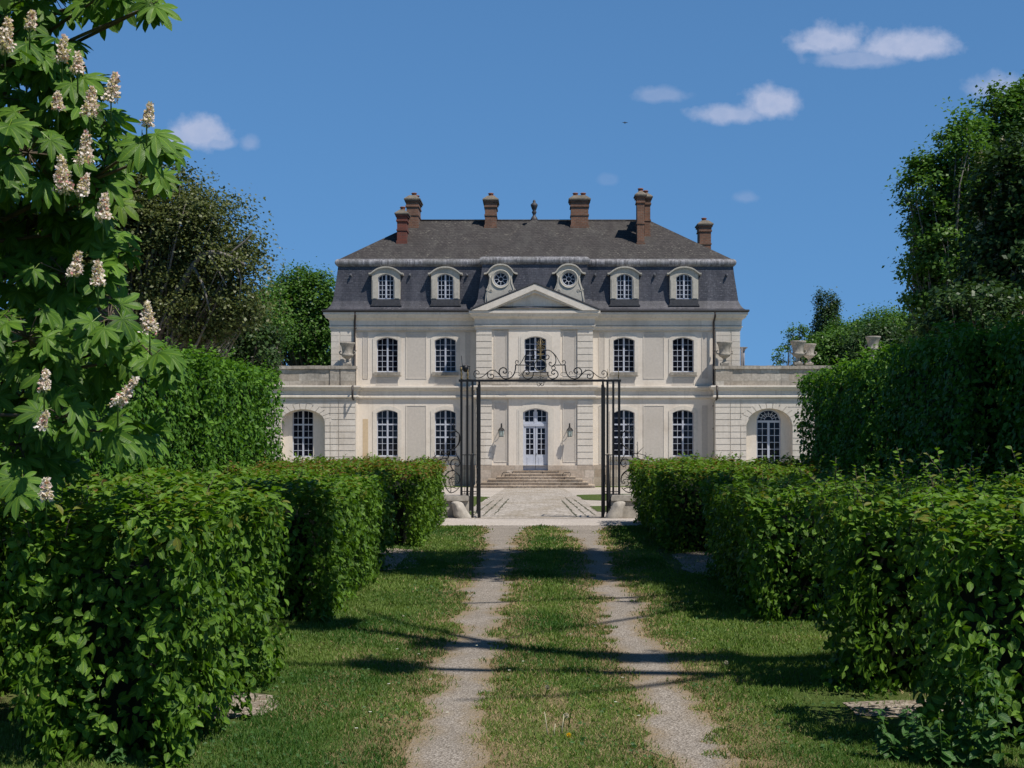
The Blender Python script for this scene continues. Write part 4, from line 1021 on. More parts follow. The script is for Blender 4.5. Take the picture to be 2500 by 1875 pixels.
# low walls + guard stones
for s, lb in ((-1, 'low stone wall with a weathered cap left of the gate'), (1, 'low stone wall with a weathered cap right of the gate')):
    xi = gx(1013.5) if s < 0 else gx(1319); xo = s*7.5
    r = empty('low_wall', (xi, 31.7, 0), lb, 'wall', 'low walls beside the gate')
    a, b_ = sorted((0, xo-xi)); MB().box(a, b_, -.22, .18, -.4, .385).build('wall_face', 'rock', r)
    cp = MB(); n = 7
    for k in range(n):
        u0 = a+(b_-a)*k/n; u1 = a+(b_-a)*(k+1)/n; j = random.uniform(-.01, .01)
        cp.prism([(u0+.005, .387), (u1-.005, .387), (u1-.002, .44), (u1-.02, .50+j), (u0+.02, .505+j), (u0+.002, .44)], -.27+j, .23)
    cp.build('wall_cap', 'rock', r)
for px, lb, s in ((1002, 'rounded stone guard post leaning at the left gate pier', -1), (1323, 'rounded stone guard post leaning at the right gate pier', 1)):
    vs = []; n = 20; prof = [(.215,-.05),(.212,.0),(.200,.08),(.18,.18),(.16,.28),(.145,.33),(.12,.36),(.07,.378),(.01,.382)]
    b = MB(); b.lathe([(r_*.88, z_) for r_, z_ in prof], (0,0,0), n)
    b.v = [(x*(1+.06*sin(z*23+y*9))+(-s)*-.0+s*.42*z, y*1.0+.02*sin(x*31+z*17), z) for x, y, z in b.v]
    o = b.build('guard_stone', 'rock'); o.location = (gx(px)-s*.0, 31.42-.05, 0); tag(o, lb, 'guard stone', 'guard stones at the gate')

print('built house and gate')

# ------------------------------------------------------------------ hedges
def hedge(label, x0, x1, y0, y1, h, dens, size, mat='hedge', proto=None, faces='xXyt', name='clipped_hedge', group='low hornbeam hedges beside the drive', wob=.07, taper=.12, sprigs=0, h1=None, bottom=.02, thick=.16, seed=0, topdens=1.0, rnd_top=.12, mass=.35, cat='hedge'):
    proto = proto or LEAF8; h1 = h if h1 is None else h1
    r = empty(name, ((x0+x1)/2, (y0+y1)/2, gz(y0)), label, cat, group)
    ox, oy = (x0+x1)/2, (y0+y1)/2
    def H(x, y): return h+(h1-h)*(y-y0)/(y1-y0)
    TP = {'x': taper*1.6, 'X': taper*.6, 'y': taper*2.2, 'Y': taper}
    c = MB(); i = .30; ci = min(i, (x1-x0)*.38)
    A = [(x0+ci-ox, y0+i-oy), (x1-ci-ox, y0+i-oy), (x1-ci-ox, y1-i-oy), (x0+ci-ox, y1-i-oy)]
    B_ = [(x0+ci+TP['x']*.6-ox, y0+i+TP['y']-oy), (x1-ci-TP['X']*.6-ox, y0+i+TP['y']-oy), (x1-ci-TP['X']*.6-ox, y1-i-oy), (x0+ci+TP['x']*.6-ox, y1-i-oy)]
    c.add([(a, b, .0) for a, b in B_]+[(A[0][0],A[0][1],h-.3),(A[1][0],A[1][1],h-.3),(A[2][0],A[2][1],h1-.3),(A[3][0],A[3][1],h1-.3)], [(0,1,5,4),(1,2,6,5),(2,3,7,6),(3,0,4,7),(4,5,6,7)])
    c.build('light_block_core', 'core', r)  # solid dark block added behind the leaves to stop light coming through
    P = []; NN = []
    hm = (h+h1)/2
    spec = {'x': ((x0,), (-1,0,0), (y1-y0)*hm), 'X': ((x1,), (1,0,0), (y1-y0)*hm), 'y': ((y0,), (0,-1,0), (x1-x0)*h), 'Y': ((y1,), (0,1,0), (x1-x0)*h1), 't': (None, (0,0,1), (x1-x0)*(y1-y0))}
    for f in faces:
        _, n, area = spec[f]; k = int(area*dens*1.35*(topdens if f == 't' else 1)); u = rng.random(k); v = rng.random(k); n = np.array(n, float)
        if f in 'xX': y = y0+(y1-y0)*u; z = bottom+(H(0, y)-bottom)*v; p = np.stack([np.full(k, x0 if f == 'x' else x1), y, z], -1); a, b = y, z
        elif f in 'yY': x = x0+(x1-x0)*u; yy = y0 if f == 'y' else y1; z = bottom+(H(0, yy)-bottom)*v; p = np.stack([x, np.full(k, yy), z], -1); a, b = x, z
        else: x = x0+(x1-x0)*u; y = y0+(y1-y0)*v; p = np.stack([x, y, H(x, y)+0*x], -1); a, b = x, y
        off = (fbm(a*2.3+seed, b*2.3, seed+ord(f))-.5)*2*wob*1.5+(fbm(a*7+seed, b*7, seed+3)-.5)*wob-rng.random(k)**1.25*thick*1.25+.02
        # holes: push some patches inwards
        if f == 't': off = off+(fbm(a*1.7+seed, b*1.7, seed+41)-.42)*.26
        else: off = off+(fbm(a*1.3+seed, b*1.3, seed+43)-.5)*.14*(wob > .08)
        hole = fbm(a*4.1, b*4.1+seed, seed+17); off = np.maximum(off-np.clip(hole-.60, 0, 1)*.55, -.27)
        p = p+n*off[:, None]
        if f in 'xXyY': p -= n*(TP[f]*(1-p[:, 2:3]/hm)**.8)
        if f != 't':   # rounded shoulder
            t = np.clip((p[:, 2]-(hm-.18))/.18, 0, 1); p -= n*(t**2*.05)[:, None]
        cl_ = fbm(a*9+3.3*seed, b*9, seed+23, 2); kp = (cl_ > .47) | (rng.random(k) < .38); p = p[kp]
        P.append(p); NN.append(np.tile(n, (len(p), 1)))
    P = np.concatenate(P); NN = np.concatenate(NN); k = len(P)
    up = np.array([0,0,1.0]); rn = rng.normal(size=(k,3))
    nrm = unit(NN*np.where(NN[:, 1:2] < -.5, .62, .9)+up*np.where(NN[:, 2:3] > .5, .6, .3)+rn*.46); dr = unit(NN*.5-up*.35*(NN[:, 2:3] < .5)+rng.normal(size=(k,3))*.75); dr = unit(dr-nrm*(dr*nrm).sum(-1, keepdims=True))
    sz = size*(.65+.6*rng.random(k)); rnd = np.clip(rng.normal(.42, .27, k)+.25*(fbm(P[:,0]*1.5+P[:,1], P[:,2]*1.5, 5)-.5), 0, .92)
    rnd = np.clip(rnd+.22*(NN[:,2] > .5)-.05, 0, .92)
    topm = (P[:,2] > hm-.15) & (rng.random(k) < rnd_top); rnd[topm] = 1.0
    P = P-np.array([ox, oy, 0]); P[:,2] = np.maximum(P[:,2], .01)
    scatter('leaves', proto, P, dr, nrm, sz, rnd, mat, r)
    if sprigs:
        sp = MB(); LP = []; LD = []; LN = []
        for _ in range(sprigs):
            x = rng.uniform(x0+.05, x1-.05); y = rng.uniform(y0, y1-.05); z = H(x, y)-.06; L_ = (.08+.26*rng.random()**1.6+.12*(h > 1.42))*(1 if size < .1 else 1.5); dx, dy = rng.normal(0, .10, 2)
            pts = [(x-ox+dx*t*t, y-oy+dy*t*t, z+L_*t) for t in (0, .33, .66, 1)]; sp.tube(pts, [.004,.003,.003,.0015], 4)
            nl = int(5+L_*24)
            for j in range(nl):
                t = .1+.9*j/nl; a = rng.uniform(0, 2*pi); p = np.array([x-ox+dx*t*t, y-oy+dy*t*t, z+L_*t])
                LP.append(p); LD.append([cos(a), sin(a), .5]); LN.append([rng.normal(0,.3), rng.normal(0,.3)-.2, 1.0])
        sp.build('foliage_shoots', 'bark', r)
        k = len(LP); scatter('shoot_foliage', proto, np.array(LP), np.array(LD), np.array(LN), size*(.55+.4*rng.random(k)), np.clip(rng.normal(.7, .2, k), 0, 1), mat, r)
    return r
LB = 'low hornbeam hedges beside the drive'
hedge('nearest clipped hedge block on the left of the drive, sunlit side and ragged near end', -3.0, -2.02, 8.1, 9.75, 1.40, 1250, .070, faces='xXyt', wob=.19, sprigs=40, seed=1, h1=1.40)
hedge('second clipped hedge block on the left, just behind the nearest one', -4.3, -1.98, 10.3, 11.6, 1.40, 1000, .068, faces='Xyt', wob=.10, sprigs=20, seed=2)
hedge('left hedge block between the two pale gravel bays, with a deep shaded near end', -5.0, -2.0, 14.2, 20.1, 1.36, 900, .074, mat='hedge', proto=LEAF4, faces='Xyt', wob=.11, sprigs=45, seed=3, h1=1.26)
hedge('farthest low hedge block on the left, ending beside the iron gate, brownish on top', -8.6, -1.86, 23.4, 30.2, 1.27, 620, .080, mat='hedgefar', proto=LEAF4, faces='Xyt', wob=.09, sprigs=110, seed=4, h1=1.25, rnd_top=.35)
hedge('long dark low hedge at the far left, behind the flowering chestnut branches', -6.9, -3.75, 9.6, 13.9, 1.38, 260, .095, mat='hedgefar', proto=LEAF4, faces='Xyt', wob=.1, sprigs=30, seed=5)
hedge('nearest clipped hedge block on the right, bright top, nettles at its foot', 2.36, 6.2, 8.4, 9.42, 1.38, 900, .072, faces='xyt', wob=.15, sprigs=80, seed=6, h1=1.34)
hedge('second hedge block on the right with long shoots on top, dark left side', 2.22, 5.6, 10.3, 11.5, 1.44, 950, .068, faces='xyt', wob=.13, sprigs=95, seed=7, h1=1.44)
hedge('third hedge block on the right with a lit patch on its near end', 2.17, 4.9, 14.2, 18.7, 1.30, 900, .074, proto=LEAF4, faces='xyt', wob=.1, sprigs=50, seed=8, h1=1.26)
hedge('farthest low hedge block on the right, ending beside the iron gate', 1.97, 8.3, 22.3, 30.0, 1.29, 620, .080, mat='hedgefar', proto=LEAF4, faces='xyt', wob=.09, sprigs=110, seed=9, h1=1.27, rnd_top=.15)
hedge('dark low hedge at the far right in the shade of the tall clipped hedge', 5.0, 7.4, 11.6, 18.5, 1.30, 250, .095, mat='hedgefar', proto=LEAF4, faces='xyt', wob=.1, sprigs=40, seed=10)
TG = 'tall clipped hedges behind the low ones'
def tall(label, x0, x1, y0, y1, h, h1, faces, seed, mat='linden', dens=560, sz=.092, wob=.075): 
    return hedge(label, x0, x1, y0, y1, h, dens, sz, mat=mat, proto=LEAF4, faces=faces, name='tall_hedge', group=TG, wob=wob, sprigs=40, seed=seed, h1=h1, thick=.24, rnd_top=.0, taper=.05)
tall('sunlit tall clipped hedge on the left, the far section reaching towards the house', -7.4, -5.05, 22.0, 28.6, 3.10, 3.06, 'Xyt', 21)
tall('sunlit tall clipped hedge on the left, the near section partly behind the chestnut branches', -7.6, -5.15, 12.5, 21.8, 3.02, 3.08, 'Xyt', 22)
tall('shaded tall clipped hedge on the right, the far section next to the right wing', 5.22, 7.8, 22.5, 28.3, 3.12, 3.02, 'xyt', 23)
tall('shaded tall clipped hedge on the right, the middle section with a leafy crest', 5.28, 7.8, 17.6, 22.3, 3.26, 3.10, 'xyt', 24)
tall('tall clipped hedge at the right edge, nearest section with its sunlit near end', 5.6, 8.6, 14.6, 17.5, 3.14, 3.20, 'xyt', 25)

# ------------------------------------------------------------------ trees
def tree(name, label, base, trunk_h, crown, nclump, nleaf, lsize, mat, clr, bark='bark', tr=.3, group=None, seed=0, shell=.55, flat=.7, limbs=None, spikes=0, proto=None, limb_frac=.5, cat='tree', smallok=False):
    rg = np.random.default_rng(100+seed)
    r = empty(name, base, label, cat, group); B = np.array(base)
    vol = np.array([c[3]*c[4]*c[5] for c in crown]); pr = vol**.8/np.sum(vol**.8)
    ci = rg.choice(len(crown), nclump, p=pr); C = []
    for i in ci:
        c = crown[i]; dd = unit(rg.normal(size=3)); rad = shell+(1-shell)*rg.random()**.6
        C.append(np.array(c[:3])+dd*rad*np.array(c[3:6])*(.9+.2*rg.random()))
    C = np.array(C)-B
    tb = MB(); th = trunk_h; lean = rg.normal(0, .04, 2)
    ctr = np.average(np.array([c[:3] for c in crown])-B, axis=0, weights=vol)
    topz = max(C[:,2])*.8
    tp = [np.array([lean[0]*z+ctr[0]*(z/max(topz, .1))**1.5*.8, lean[1]*z+ctr[1]*(z/max(topz, .1))**1.5*.8, z]) for z in np.linspace(0, topz, 7)]
    tb.tube([tuple(p) for p in tp], [tr*(1-.85*i/6) for i in range(7)], 9)
    tb.build('trunk', bark, r)
    lb = MB()
    for j, c in enumerate(C):
        if rg.random() > limb_frac: continue
        zt_ = np.clip(c[2]*(.55 if name != 'drive_tree' else .95)+rg.normal(0, .4), th*.5, topz*.9); i = zt_/topz*6; i0 = int(i); s0 = tp[i0]+(tp[min(i0+1, 6)]-tp[i0])*(i-i0)
        m = (s0+c)/2+np.array([0, 0, (-.08 if name != 'drive_tree' else .03)*np.linalg.norm(c-s0)])+rg.normal(0, .06*np.linalg.norm(c-s0), 3)
        w = tr*.26*min(1, np.linalg.norm(c-s0)/4+.3)
        lb.tube([tuple(s0), tuple((s0+m)/2+rg.normal(0, .05, 3)), tuple(m), tuple((m+c)/2+rg.normal(0, .06, 3)), tuple(c)], [w, w*.8, w*.55, w*.35, w*.12], 5)
    if limbs:
        for P, w in limbs:
            P = smooth([np.array(p)-B for p in P], 4); lb.tube([tuple(p) for p in P], [w*(1-.8*i/len(P)) for i in range(len(P))], 6)
    lb.build('limbs', bark, r)
    per = rg.poisson(nleaf, nclump)+1; idx = np.repeat(np.arange(nclump), per); k = len(idx)
    cr_ = clr*(.6+.8*rg.random(nclump))*(np.minimum(1, 1.3*np.array([min(crown[i][3:6]) for i in ci])+.12) if smallok else 1); off = rg.normal(size=(k,3))*.5*cr_[idx][:, None]; off[:,2] *= flat
    P = C[idx]+off  # leaves
    outw = unit(P-ctr); nrm = unit(outw*.5+np.array([0,0,.8])+rg.normal(size=(k,3))*.55); dr = rg.normal(size=(k,3)); dr = unit(dr-nrm*(dr*nrm).sum(-1, keepdims=True))
    rnd = np.clip(rg.normal(.45, .2, k)+(rg.random(nclump)-.5)[idx]*.5, 0, .95)
    scatter('crown', proto or LEAF1, P, dr, nrm, lsize*(.7+.6*rg.random(k)), rnd, mat, r)
    if spikes:
        for _ in range(spikes):
            c = C[rg.integers(nclump)]; p = c+np.array([rg.normal(0, .3*clr), -abs(rg.normal(0, .5*clr))-.2*clr, .5*clr*flat+rg.random()*.1])
            n = 26; t = rg.random(n); rad = .09*(1-t*.8); a = rg.random(n)*2*pi
            PP = np.stack([p[0]+rad*np.cos(a), p[1]+rad*np.sin(a), p[2]+t*.34], -1)
            scatter('flower_spike', LEAF1, PP, rg.normal(size=(n,3)), rg.normal(size=(n,3)), np.full(n, .075), rg.random(n)*.9, 'flowerfar', r)
    return r
def E(px, py, Y, rx, ry, rz):   # ellipsoid centred on a bearing, radii in metres
    x, y, z = W(px, py, Y); return (x, y, z, rx, ry, rz)
G2 = 'trees beyond the hedges'
# bronze-leaved tree with visible grey limbs
lm = [([(WX(330,58),58,1), W(345,740,58), W(352,640,58), W(372,600,58)], .30), ([W(372,600,58), W(375,560,57.5), W(352,520,57.5), W(358,480,57)], .15), ([W(352,520,57.5), W(330,480,57), W(325,430,57)], .10),
      ([W(372,600,58), W(385,570,57), W(410,548,56.5), W(420,500,56.5)], .14), ([W(352,650,58), W(350,600,57), W(315,560,57), W(310,500,57)], .12),
      ([W(365,680,58), W(385,630,56), W(420,570,55.5), W(450,545,55), W(500,555,55), W(540,580,55)], .17), ([W(450,545,55), W(470,580,55), W(490,620,55)], .07), ([W(420,580,55.5), W(440,620,55), W(455,680,55)], .08), ([W(500,555,55), W(520,600,55), W(515,650,55)], .05),
      ([W(420,545,56), W(470,500,56), W(480,450,56)], .06), ([W(480,560,55), W(530,520,55), W(545,500,55)], .05)]
tree('spreading_tree', 'large spreading tree with bronze green leaves and twisting grey limbs left of the house', (WX(330,58), 58, gz(58)), 5,
     [E(330,440,58,2.1,2.2,1.9), E(290,560,58,2.8,3,2.6), E(420,510,57,2.2,2.4,1.9), E(470,470,56,1.1,1.2,.9), E(505,560,56,1.1,1.6,1.2), E(500,650,56,1.0,1.6,1.3), E(430,650,57,1.9,2.4,1.8), E(210,520,58,2.5,3,3), E(260,420,58,1.4,1.8,1.1), E(130,560,58,2.4,3,3)], 800, 130, .145, 'copper', .85, 'greybark', .4, G2, 1, shell=.35, flat=.45, limbs=lm)
tree('poplar_clump', 'fresh green tree beside the left edge of the house roof', (WX(650,112), 112, ZC), 5, [E(660,680,112,2.6,2.6,3.6), E(610,690,112,2.4,2.6,2.8), E(690,640,112,1.7,2.2,2.0), E(640,620,112,1.6,2,1.2), E(560,700,112,2,2,2.4), E(700,740,112,2,2.5,3)], 420, 80, .24, 'green', 1.0, 'bark', .35, G2, 2)
tree('poplar_clump', 'pale green tree between the bronze tree and the green tree left of the house', (WX(575,100), 100, ZC), 4, [E(580,690,100,1.7,2,2.6), E(560,720,100,2,2,2.2)], 120, 50, .2, 'bright', .8, 'bark', .3, G2, 12)
tree('chestnut_tree', 'dark horse chestnut dotted with cream candles behind the left wing urn', (WX(520,72), 72, ZC), 3, [E(520,735,72,1.9,2,1.9), E(480,760,72,1.8,2,1.6), E(560,760,72,1.1,1.8,1.3), E(440,700,72,1.6,2,2), E(545,700,72,.8,1,1.0)], 230, 60, .2, 'dkgreen', .6, 'bark', .3, G2, 3, spikes=46)
# right-hand trees
tree('tall_tree', 'tall bright green airy tree on the right with upright leafy boughs', (WX(2060,46), 46, gz(46)), 4,
     [E(2070,330,46,1.0,1.4,1.3), E(2020,420,46,1.0,1.3,1.4), E(2100,450,46,1.4,1.6,1.8), E(1990,385,46,.45,.5,.35), E(2050,540,46,1.4,1.7,1.5), E(2010,610,46,.9,1.2,1.1), E(2100,600,46,1.6,1.8,2.2), E(2085,270,46,.5,.6,.4), E(2030,690,46,1.0,1.4,1.4)], 520, 80, .14, 'bright', .42, 'greybark', .3, G2, 4, limb_frac=.6)
tree('chestnut_tree', 'dark horse chestnut with white candles at the right edge', (WX(2200,40), 40, gz(40)), 4,
     [E(2180,470,40,1.1,1.6,1.7), E(2210,600,40,1.5,2,2.0), E(2140,640,40,1.0,1.4,1.1), E(2240,400,40,1.4,2,2)], 340, 90, .17, 'dkgreen', .5, 'bark', .35, G2, 5, spikes=60)
tree('tall_tree', 'tallest green tree at the right edge, rising above the white candled chestnut', (WX(2230,52), 52, gz(52)), 5,
     [E(2190,250,52,1.2,1.6,1.3), E(2230,320,52,1.8,2,2.0), E(2150,330,52,.7,1,.8), E(2260,230,52,1.4,1.6,1.4), E(2190,420,52,1.5,2,1.8)], 360, 90, .16, 'green', .5, 'bark', .35, G2, 6)
tree('round_tree', 'dark leafy tree standing behind the shaded tall hedge on the right', (WX(2110,36), 36, gz(36)), 3, [E(2090,690,36,1.1,1.2,.9), E(2160,690,36,1.3,1.4,.9), E(2040,720,36,.6,.8,.5)], 130, 60, .13, 'dkgreen', .4, 'bark', .25, G2, 7)
tree('poplar_tree', 'dark narrow upright poplar far behind the right wing', (WX(1785,150), 150, ZC), 4, [E(1783,660,150,1.0,1.2,1.5), E(1786,695,150,1.35,1.4,1.8), E(1782,735,150,1.6,1.6,2.0), E(1800,660,150,.5,.6,.9), E(1770,645,150,.5,.5,.9)], 150, 60, .24, 'poplar', .5, 'bark', .25, G2, 8, flat=1.3)
GF = 'distant trees behind the right wing'
for i, (px, py, rx, rz, Y, m, lb) in enumerate(((1850,742,3.0,1.7,140,'green','distant rounded green tree just right of the dark poplar'), (1925,735,2.6,2.1,130,'bright','distant tree with the lightest crown, between poplar and right tall hedge'),
      (1975,745,2.4,2.0,125,'green','distant green tree touching the tall airy tree on the right'), (1800,775,2.4,1.4,120,'bright','low distant bushy tree at the foot of the poplar'), (1890,765,3.2,1.6,118,'dkgreen','dark distant tree behind the half hidden urn'))):
    tree('distant_tree', lb, (WX(px,Y), Y, ZC), 3, [E(px,py-6,Y,rx*1.2,rx,rz*1.25), E(px-22,py+12,Y,rx*.8,rx,rz), E(px+24,py+6,Y,rx*.8,rx,rz), E(px+5,py-24,Y,rx*.5,rx,rz*.6)], 230, 80, .25, m, .9, 'bark', .25, GF, 30+i)
tree('young_tree', 'thin young tree with sparse leafy sprays rising behind the right wing parapet', (WX(1712,100), 100, ZC), 5, [E(1722,712,100,.75,.7,.35), E(1690,755,100,.5,.5,.35), E(1712,735,100,.5,.5,.4), E(1685,778,100,.4,.5,.4), E(1735,720,100,.4,.4,.25)], 46, 22, .17, 'green', .32, 'bark', .10, G2, 40, limb_frac=1)
# woodland far behind the house so the horizon is closed
tag(scatter('distant_wood', LEAF1, np.stack([rng.uniform(-160,160,26000), rng.uniform(200,235,26000), ZC+rng.random(26000)**.8*(4+3.5*fbm(rng.random(26000)*9, rng.random(26000)*9, 3))], -1), rng.normal(size=(26000,3)), rng.normal(size=(26000,3))+np.array([0,-.6,.8]), np.full(26000, 1.5), rng.random(26000)*.9, 'green'), None, None, kind='stuff')

# off-stage neighbours on the right whose boughs reach over the drive and shade it
tree('drive_tree', 'broad tree right of the drive whose high boughs reach over it', (10.2, 12.4, 0), 5, [(5.7,16.7,10.4,4.4,2.15,1.1)]*7+[(1.9,18.2,10.6,2.4,1.0,.7)]+[(2.7,10.2,12.1,.85,.65,.35)]*12+[(3.6,9.4,12,.6,.3,.14),(5.2,8.1,12.1,.7,.22,.12),(6.8,7.5,12,.7,.2,.12),(4.6,6.9,12.1,.8,.22,.12)]*14+[(9.5,13.0,10.5,3.2,2.6,3), (13,12,9.5,4,4,3)], 560, 90, .17, 'green', .6, 'bark', .35, 'trees shading the drive', 50, flat=.5, limb_frac=.12, smallok=True,
     limbs=[([(10.0,12.0,7.0),(9.2,9.2,10.5),(8.1,7.4,12),(6.6,7.5,12),(5.2,8.05,12.1),(4.2,8.9,12),(3.3,9.6,12)], .26), ([(5.6,7.9,12),(4.6,9.2,12.3),(3.9,10.6,12.4)], .08), ([(10.0,12.0,7.0),(9.6,8.4,10.5),(8.2,6.5,12),(7.0,6.6,12.1),(5.6,6.75,12),(4.4,6.9,12.1),(3.2,7.2,12)], .19), ([(7.2,6.6,12),(6.1,5.7,12.2),(5.2,5.4,12.3)], .07)])
tree('drive_tree', 'tree left of the viewer with a crown beside the first hedge', (-5.2, 4.5, 0), 3, [(-3.5,5.6,4.6,.9,1.5,1.0), (-4.4,6.4,4.0,1.2,1.6,1.3)]+[(-2.7,9.6,6.5,.6,1.3,.3)]*2, 170, 90, .15, 'green', .5, 'bark', .2, 'trees shading the drive', 51, flat=.7)

# ------------------------------------------------------------------ near horse chestnut
def palmate():
    pv, pf, puv = leaf_proto(6, .36, .26, .24, .66); V = []; Fc = []; U = []
    for a, l in ((-128,.60),(-84,.80),(-41,.96),(0,1.0),(41,.96),(84,.80),(128,.60)):
        a = radians(a); n = len(V); c, s = cos(a), sin(a)
        for x, y, z in pv*l: V.append((x*c+y*s, -x*s+y*c, z-.10*(x*x+y*y)**.5))
        Fc += [tuple(i+n for i in f) for f in pf]; U += [tuple(q_) for q_ in puv]
    n = len(V); V += [(-.012,-.55,.02),(.012,-.55,.02),(.008,0,0),(-.008,0,0)]; Fc.append((n,n+1,n+2,n+3)); U += [(0,0)]*4
    return np.array(V), np.array(Fc), np.array(U)
PALM = palmate()
ch = empty('horse_chestnut', (-6.4, 9.2, 0), 'near horse chestnut at the left edge with big palmate leaves and pinkish white candles', 'tree')
CB = np.array([-6.4, 9.2, 0])
CL = [(20,60,90),(70,150,75),(120,110,45),(165,200,55),(110,260,75),(200,250,52),(255,285,50),(315,305,42),(352,330,34),(60,330,95),(150,370,70),(225,350,45),(215,420,42),(358,392,20),(60,470,90),(150,480,65),(215,500,42),(50,600,85),(140,590,65),(215,590,42),(255,555,25),
      (60,730,80),(150,700,70),(235,690,55),(270,745,55),(330,770,48),(370,790,28),(100,800,65),(200,810,55),(50,860,70),(140,900,55),(215,915,48),(270,935,38),(305,945,25),(40,960,60),(100,1000,42),(60,1050,32),(-60,200,120),(-80,420,130),(-80,640,130),(-70,860,120),(20,-40,90),(110,-20,70),(210,-8,42),(250,-30,42),(300,-6,24),(325,14,12),(330,10,10),(-60,20,120)]
rg = np.random.default_rng(77); P = []; Nn = []; Dd = []; S = []; tw = MB(); RN = []
hub = [np.array(W(-330,980,10.2)), np.array(W(-260,680,10.0)), np.array(W(-240,380,10.0)), np.array(W(-220,160,9.8))]
for (px, py, r_) in CL:
    Y = rg.uniform(7.9, 9.2)+(.3 if px < 60 else 0); c = np.array(W(px, py, Y)); R = r_*Y/F
    n = max(4, int(R*R*560+4)); h_ = min(hub, key=lambda q_: abs(q_[2]-c[2]+.5))
    m = (h_+c)/2+np.array([0, rg.normal(0,.2), .12]); tw.tube([tuple(q_) for q_ in smooth([h_-CB, m-CB, c-CB], 4)], [.022,.021,.02,.018,.016,.014,.011,.008,.005], 6)
    for _ in range(n):
        d_ = unit(rg.normal(size=3)); rad = R*(.35+.6*rg.random()**.5); p = c+d_*rad*np.array([1,2.2,1])
        out = unit(d_+np.array([.1,-.25,-.25])); nr = unit(np.array([rg.normal(.12,.4), -.55+rg.normal(0,.35), .75+rg.normal(0,.3)]))
        dd_ = out-nr*np.dot(out, nr)+np.array([0,0,-.25]); P.append(p); Nn.append(nr); Dd.append(dd_); S.append(rg.uniform(.10, .165)); RN.append(np.clip(rg.normal(.5, .22), 0, 1))
        if rg.random() < .7: tw.tube([tuple(c-CB), tuple(p-CB-dd_*.06)], [.005,.003], 4)
P = np.array(P)-CB
tw.build('limbs', 'bark', ch)
tk = MB(); tk.tube([(0,0,-.1),(.05,-.05,1.2),(.0,-.1,2.6),(.1,-.1,4.5),(.3,-.1,6.5)], [.34,.27,.24,.17,.08], 10); tk.build('trunk', 'bark', ch)
scatter('crown', PALM, P, np.array(Dd), np.array(Nn), np.array(S), np.array(RN), 'chestnut', ch)
# inner, shaded foliage further back and to the left
k = 1300; q_ = rg.normal(size=(k,3)); q_ = unit(q_)*(rg.random(k)**.4)[:, None]*np.array([2.3,1.5,2.6])+np.array([-6.0,10.4,4.3])-CB
q_ = q_[(q_[:,0]+CB[0])/(q_[:,1]+CB[1])*F+1153 < 190]
scatter('inner_foliage', PALM, q_, rg.normal(size=(len(q_),3))+np.array([.2,-.2,-.3]), rg.normal(size=(len(q_),3))*.5+np.array([.1,-.3,.8]), rg.uniform(.15,.22,len(q_)), rg.random(len(q_))*.8, 'chestnut', ch)
FS = [(15,68,.21,.1),(137,100,.15,.1),(168,130,.12,0),(245,182,.17,.15),(197,215,.18,.1),(322,242,.13,.2),(185,312,.20,.1),(135,368,.22,-.1),(182,396,.13,.3),(226,442,.16,.1),(166,566,.14,.2),(212,586,.15,0),(320,680,.19,-.1),(278,840,.17,.7),(98,818,.12,.1),(100,1052,.13,0),(125,215,.10,0),(68,40,.1,.2),(95,905,.1,.3)]
def spike(loc, h, lean):
    h *= .82
    n = 420; t = rg.random(n)**1.05; rad = h*.34*(1-t*.82)*(.3+.7*rg.random(n)); a = rg.random(n)*2*pi; cl = np.round(t*9)/9+rg.normal(0,.012,n)
    a = np.round(a*4/pi)*pi/4+rg.normal(0,.22,n)+cl*9
    PP = np.stack([rad*np.cos(a)+lean*cl*h, rad*np.sin(a), cl*h], -1)
    o = scatter('flower_spike', LEAF1, PP, rg.normal(size=(n,3)), rg.normal(size=(n,3))+np.array([0,-.5,.3]), rg.uniform(.016,.026,n), np.where(rg.random(n) < .07, 1, rg.random(n)*.85), 'flower', ch)
    o.location = Vector(loc)-Vector(CB)
    MB().tube([(0,0,-.12),(0,0,0),(lean*h,0,h)], [.005,.004,.002], 5).build('flower_stem', 'nettle', o)
for (px, py, h, ln) in FS:
    Y = 7.75; x, y, z = W(px, py, Y); spike((x-ln*h*.5, y, z-h*.5), h, ln)

# ------------------------------------------------------------------ house behind the chestnut
ob = empty('outbuilding', (WX(20,50), 50, gz(50)), 'pale rendered outbuilding with grey roof glimpsed through the chestnut leaves at left', 'house')
def obp(mb, n, m, par=None):
    if par is None: mb.v = [(x-ob.location.x, y-50, z-ob.location.z) for x, y, z in mb.v]; return mb.build(n, m, ob)
    mb.v = [(x-ob.location.x, y-50, z-ob.location.z) for x, y, z in mb.v]; return mb.build(n, m, par)
x0, x1 = WX(-160,50), WX(128,50); b = MB(); b.box(x0, x1, 50, 57, ZC, WZ(840,50)); obp(b, 'wall', 'panel')
b = MB(); b.prism([(x0-.2, WZ(842,50)), (x1+.2, WZ(842,50)), (x1+.2, WZ(838,50)), (x1-1.0, WZ(690,50)), (x0, WZ(690,50))], 49.7, 50.0) if False else None
b.add([(x0-.2,49.7,WZ(840,50)),(x1+.2,49.7,WZ(840,50)),(x1-.6,53.5,WZ(690,53.5)),(x0,53.5,WZ(690,53.5)),(x0-.2,57.3,WZ(840,50)),(x1+.2,57.3,WZ(840,50))], [(0,1,2,3),(3,2,5,4),(1,5,2)]); obp(b, 'roof', 'slate')
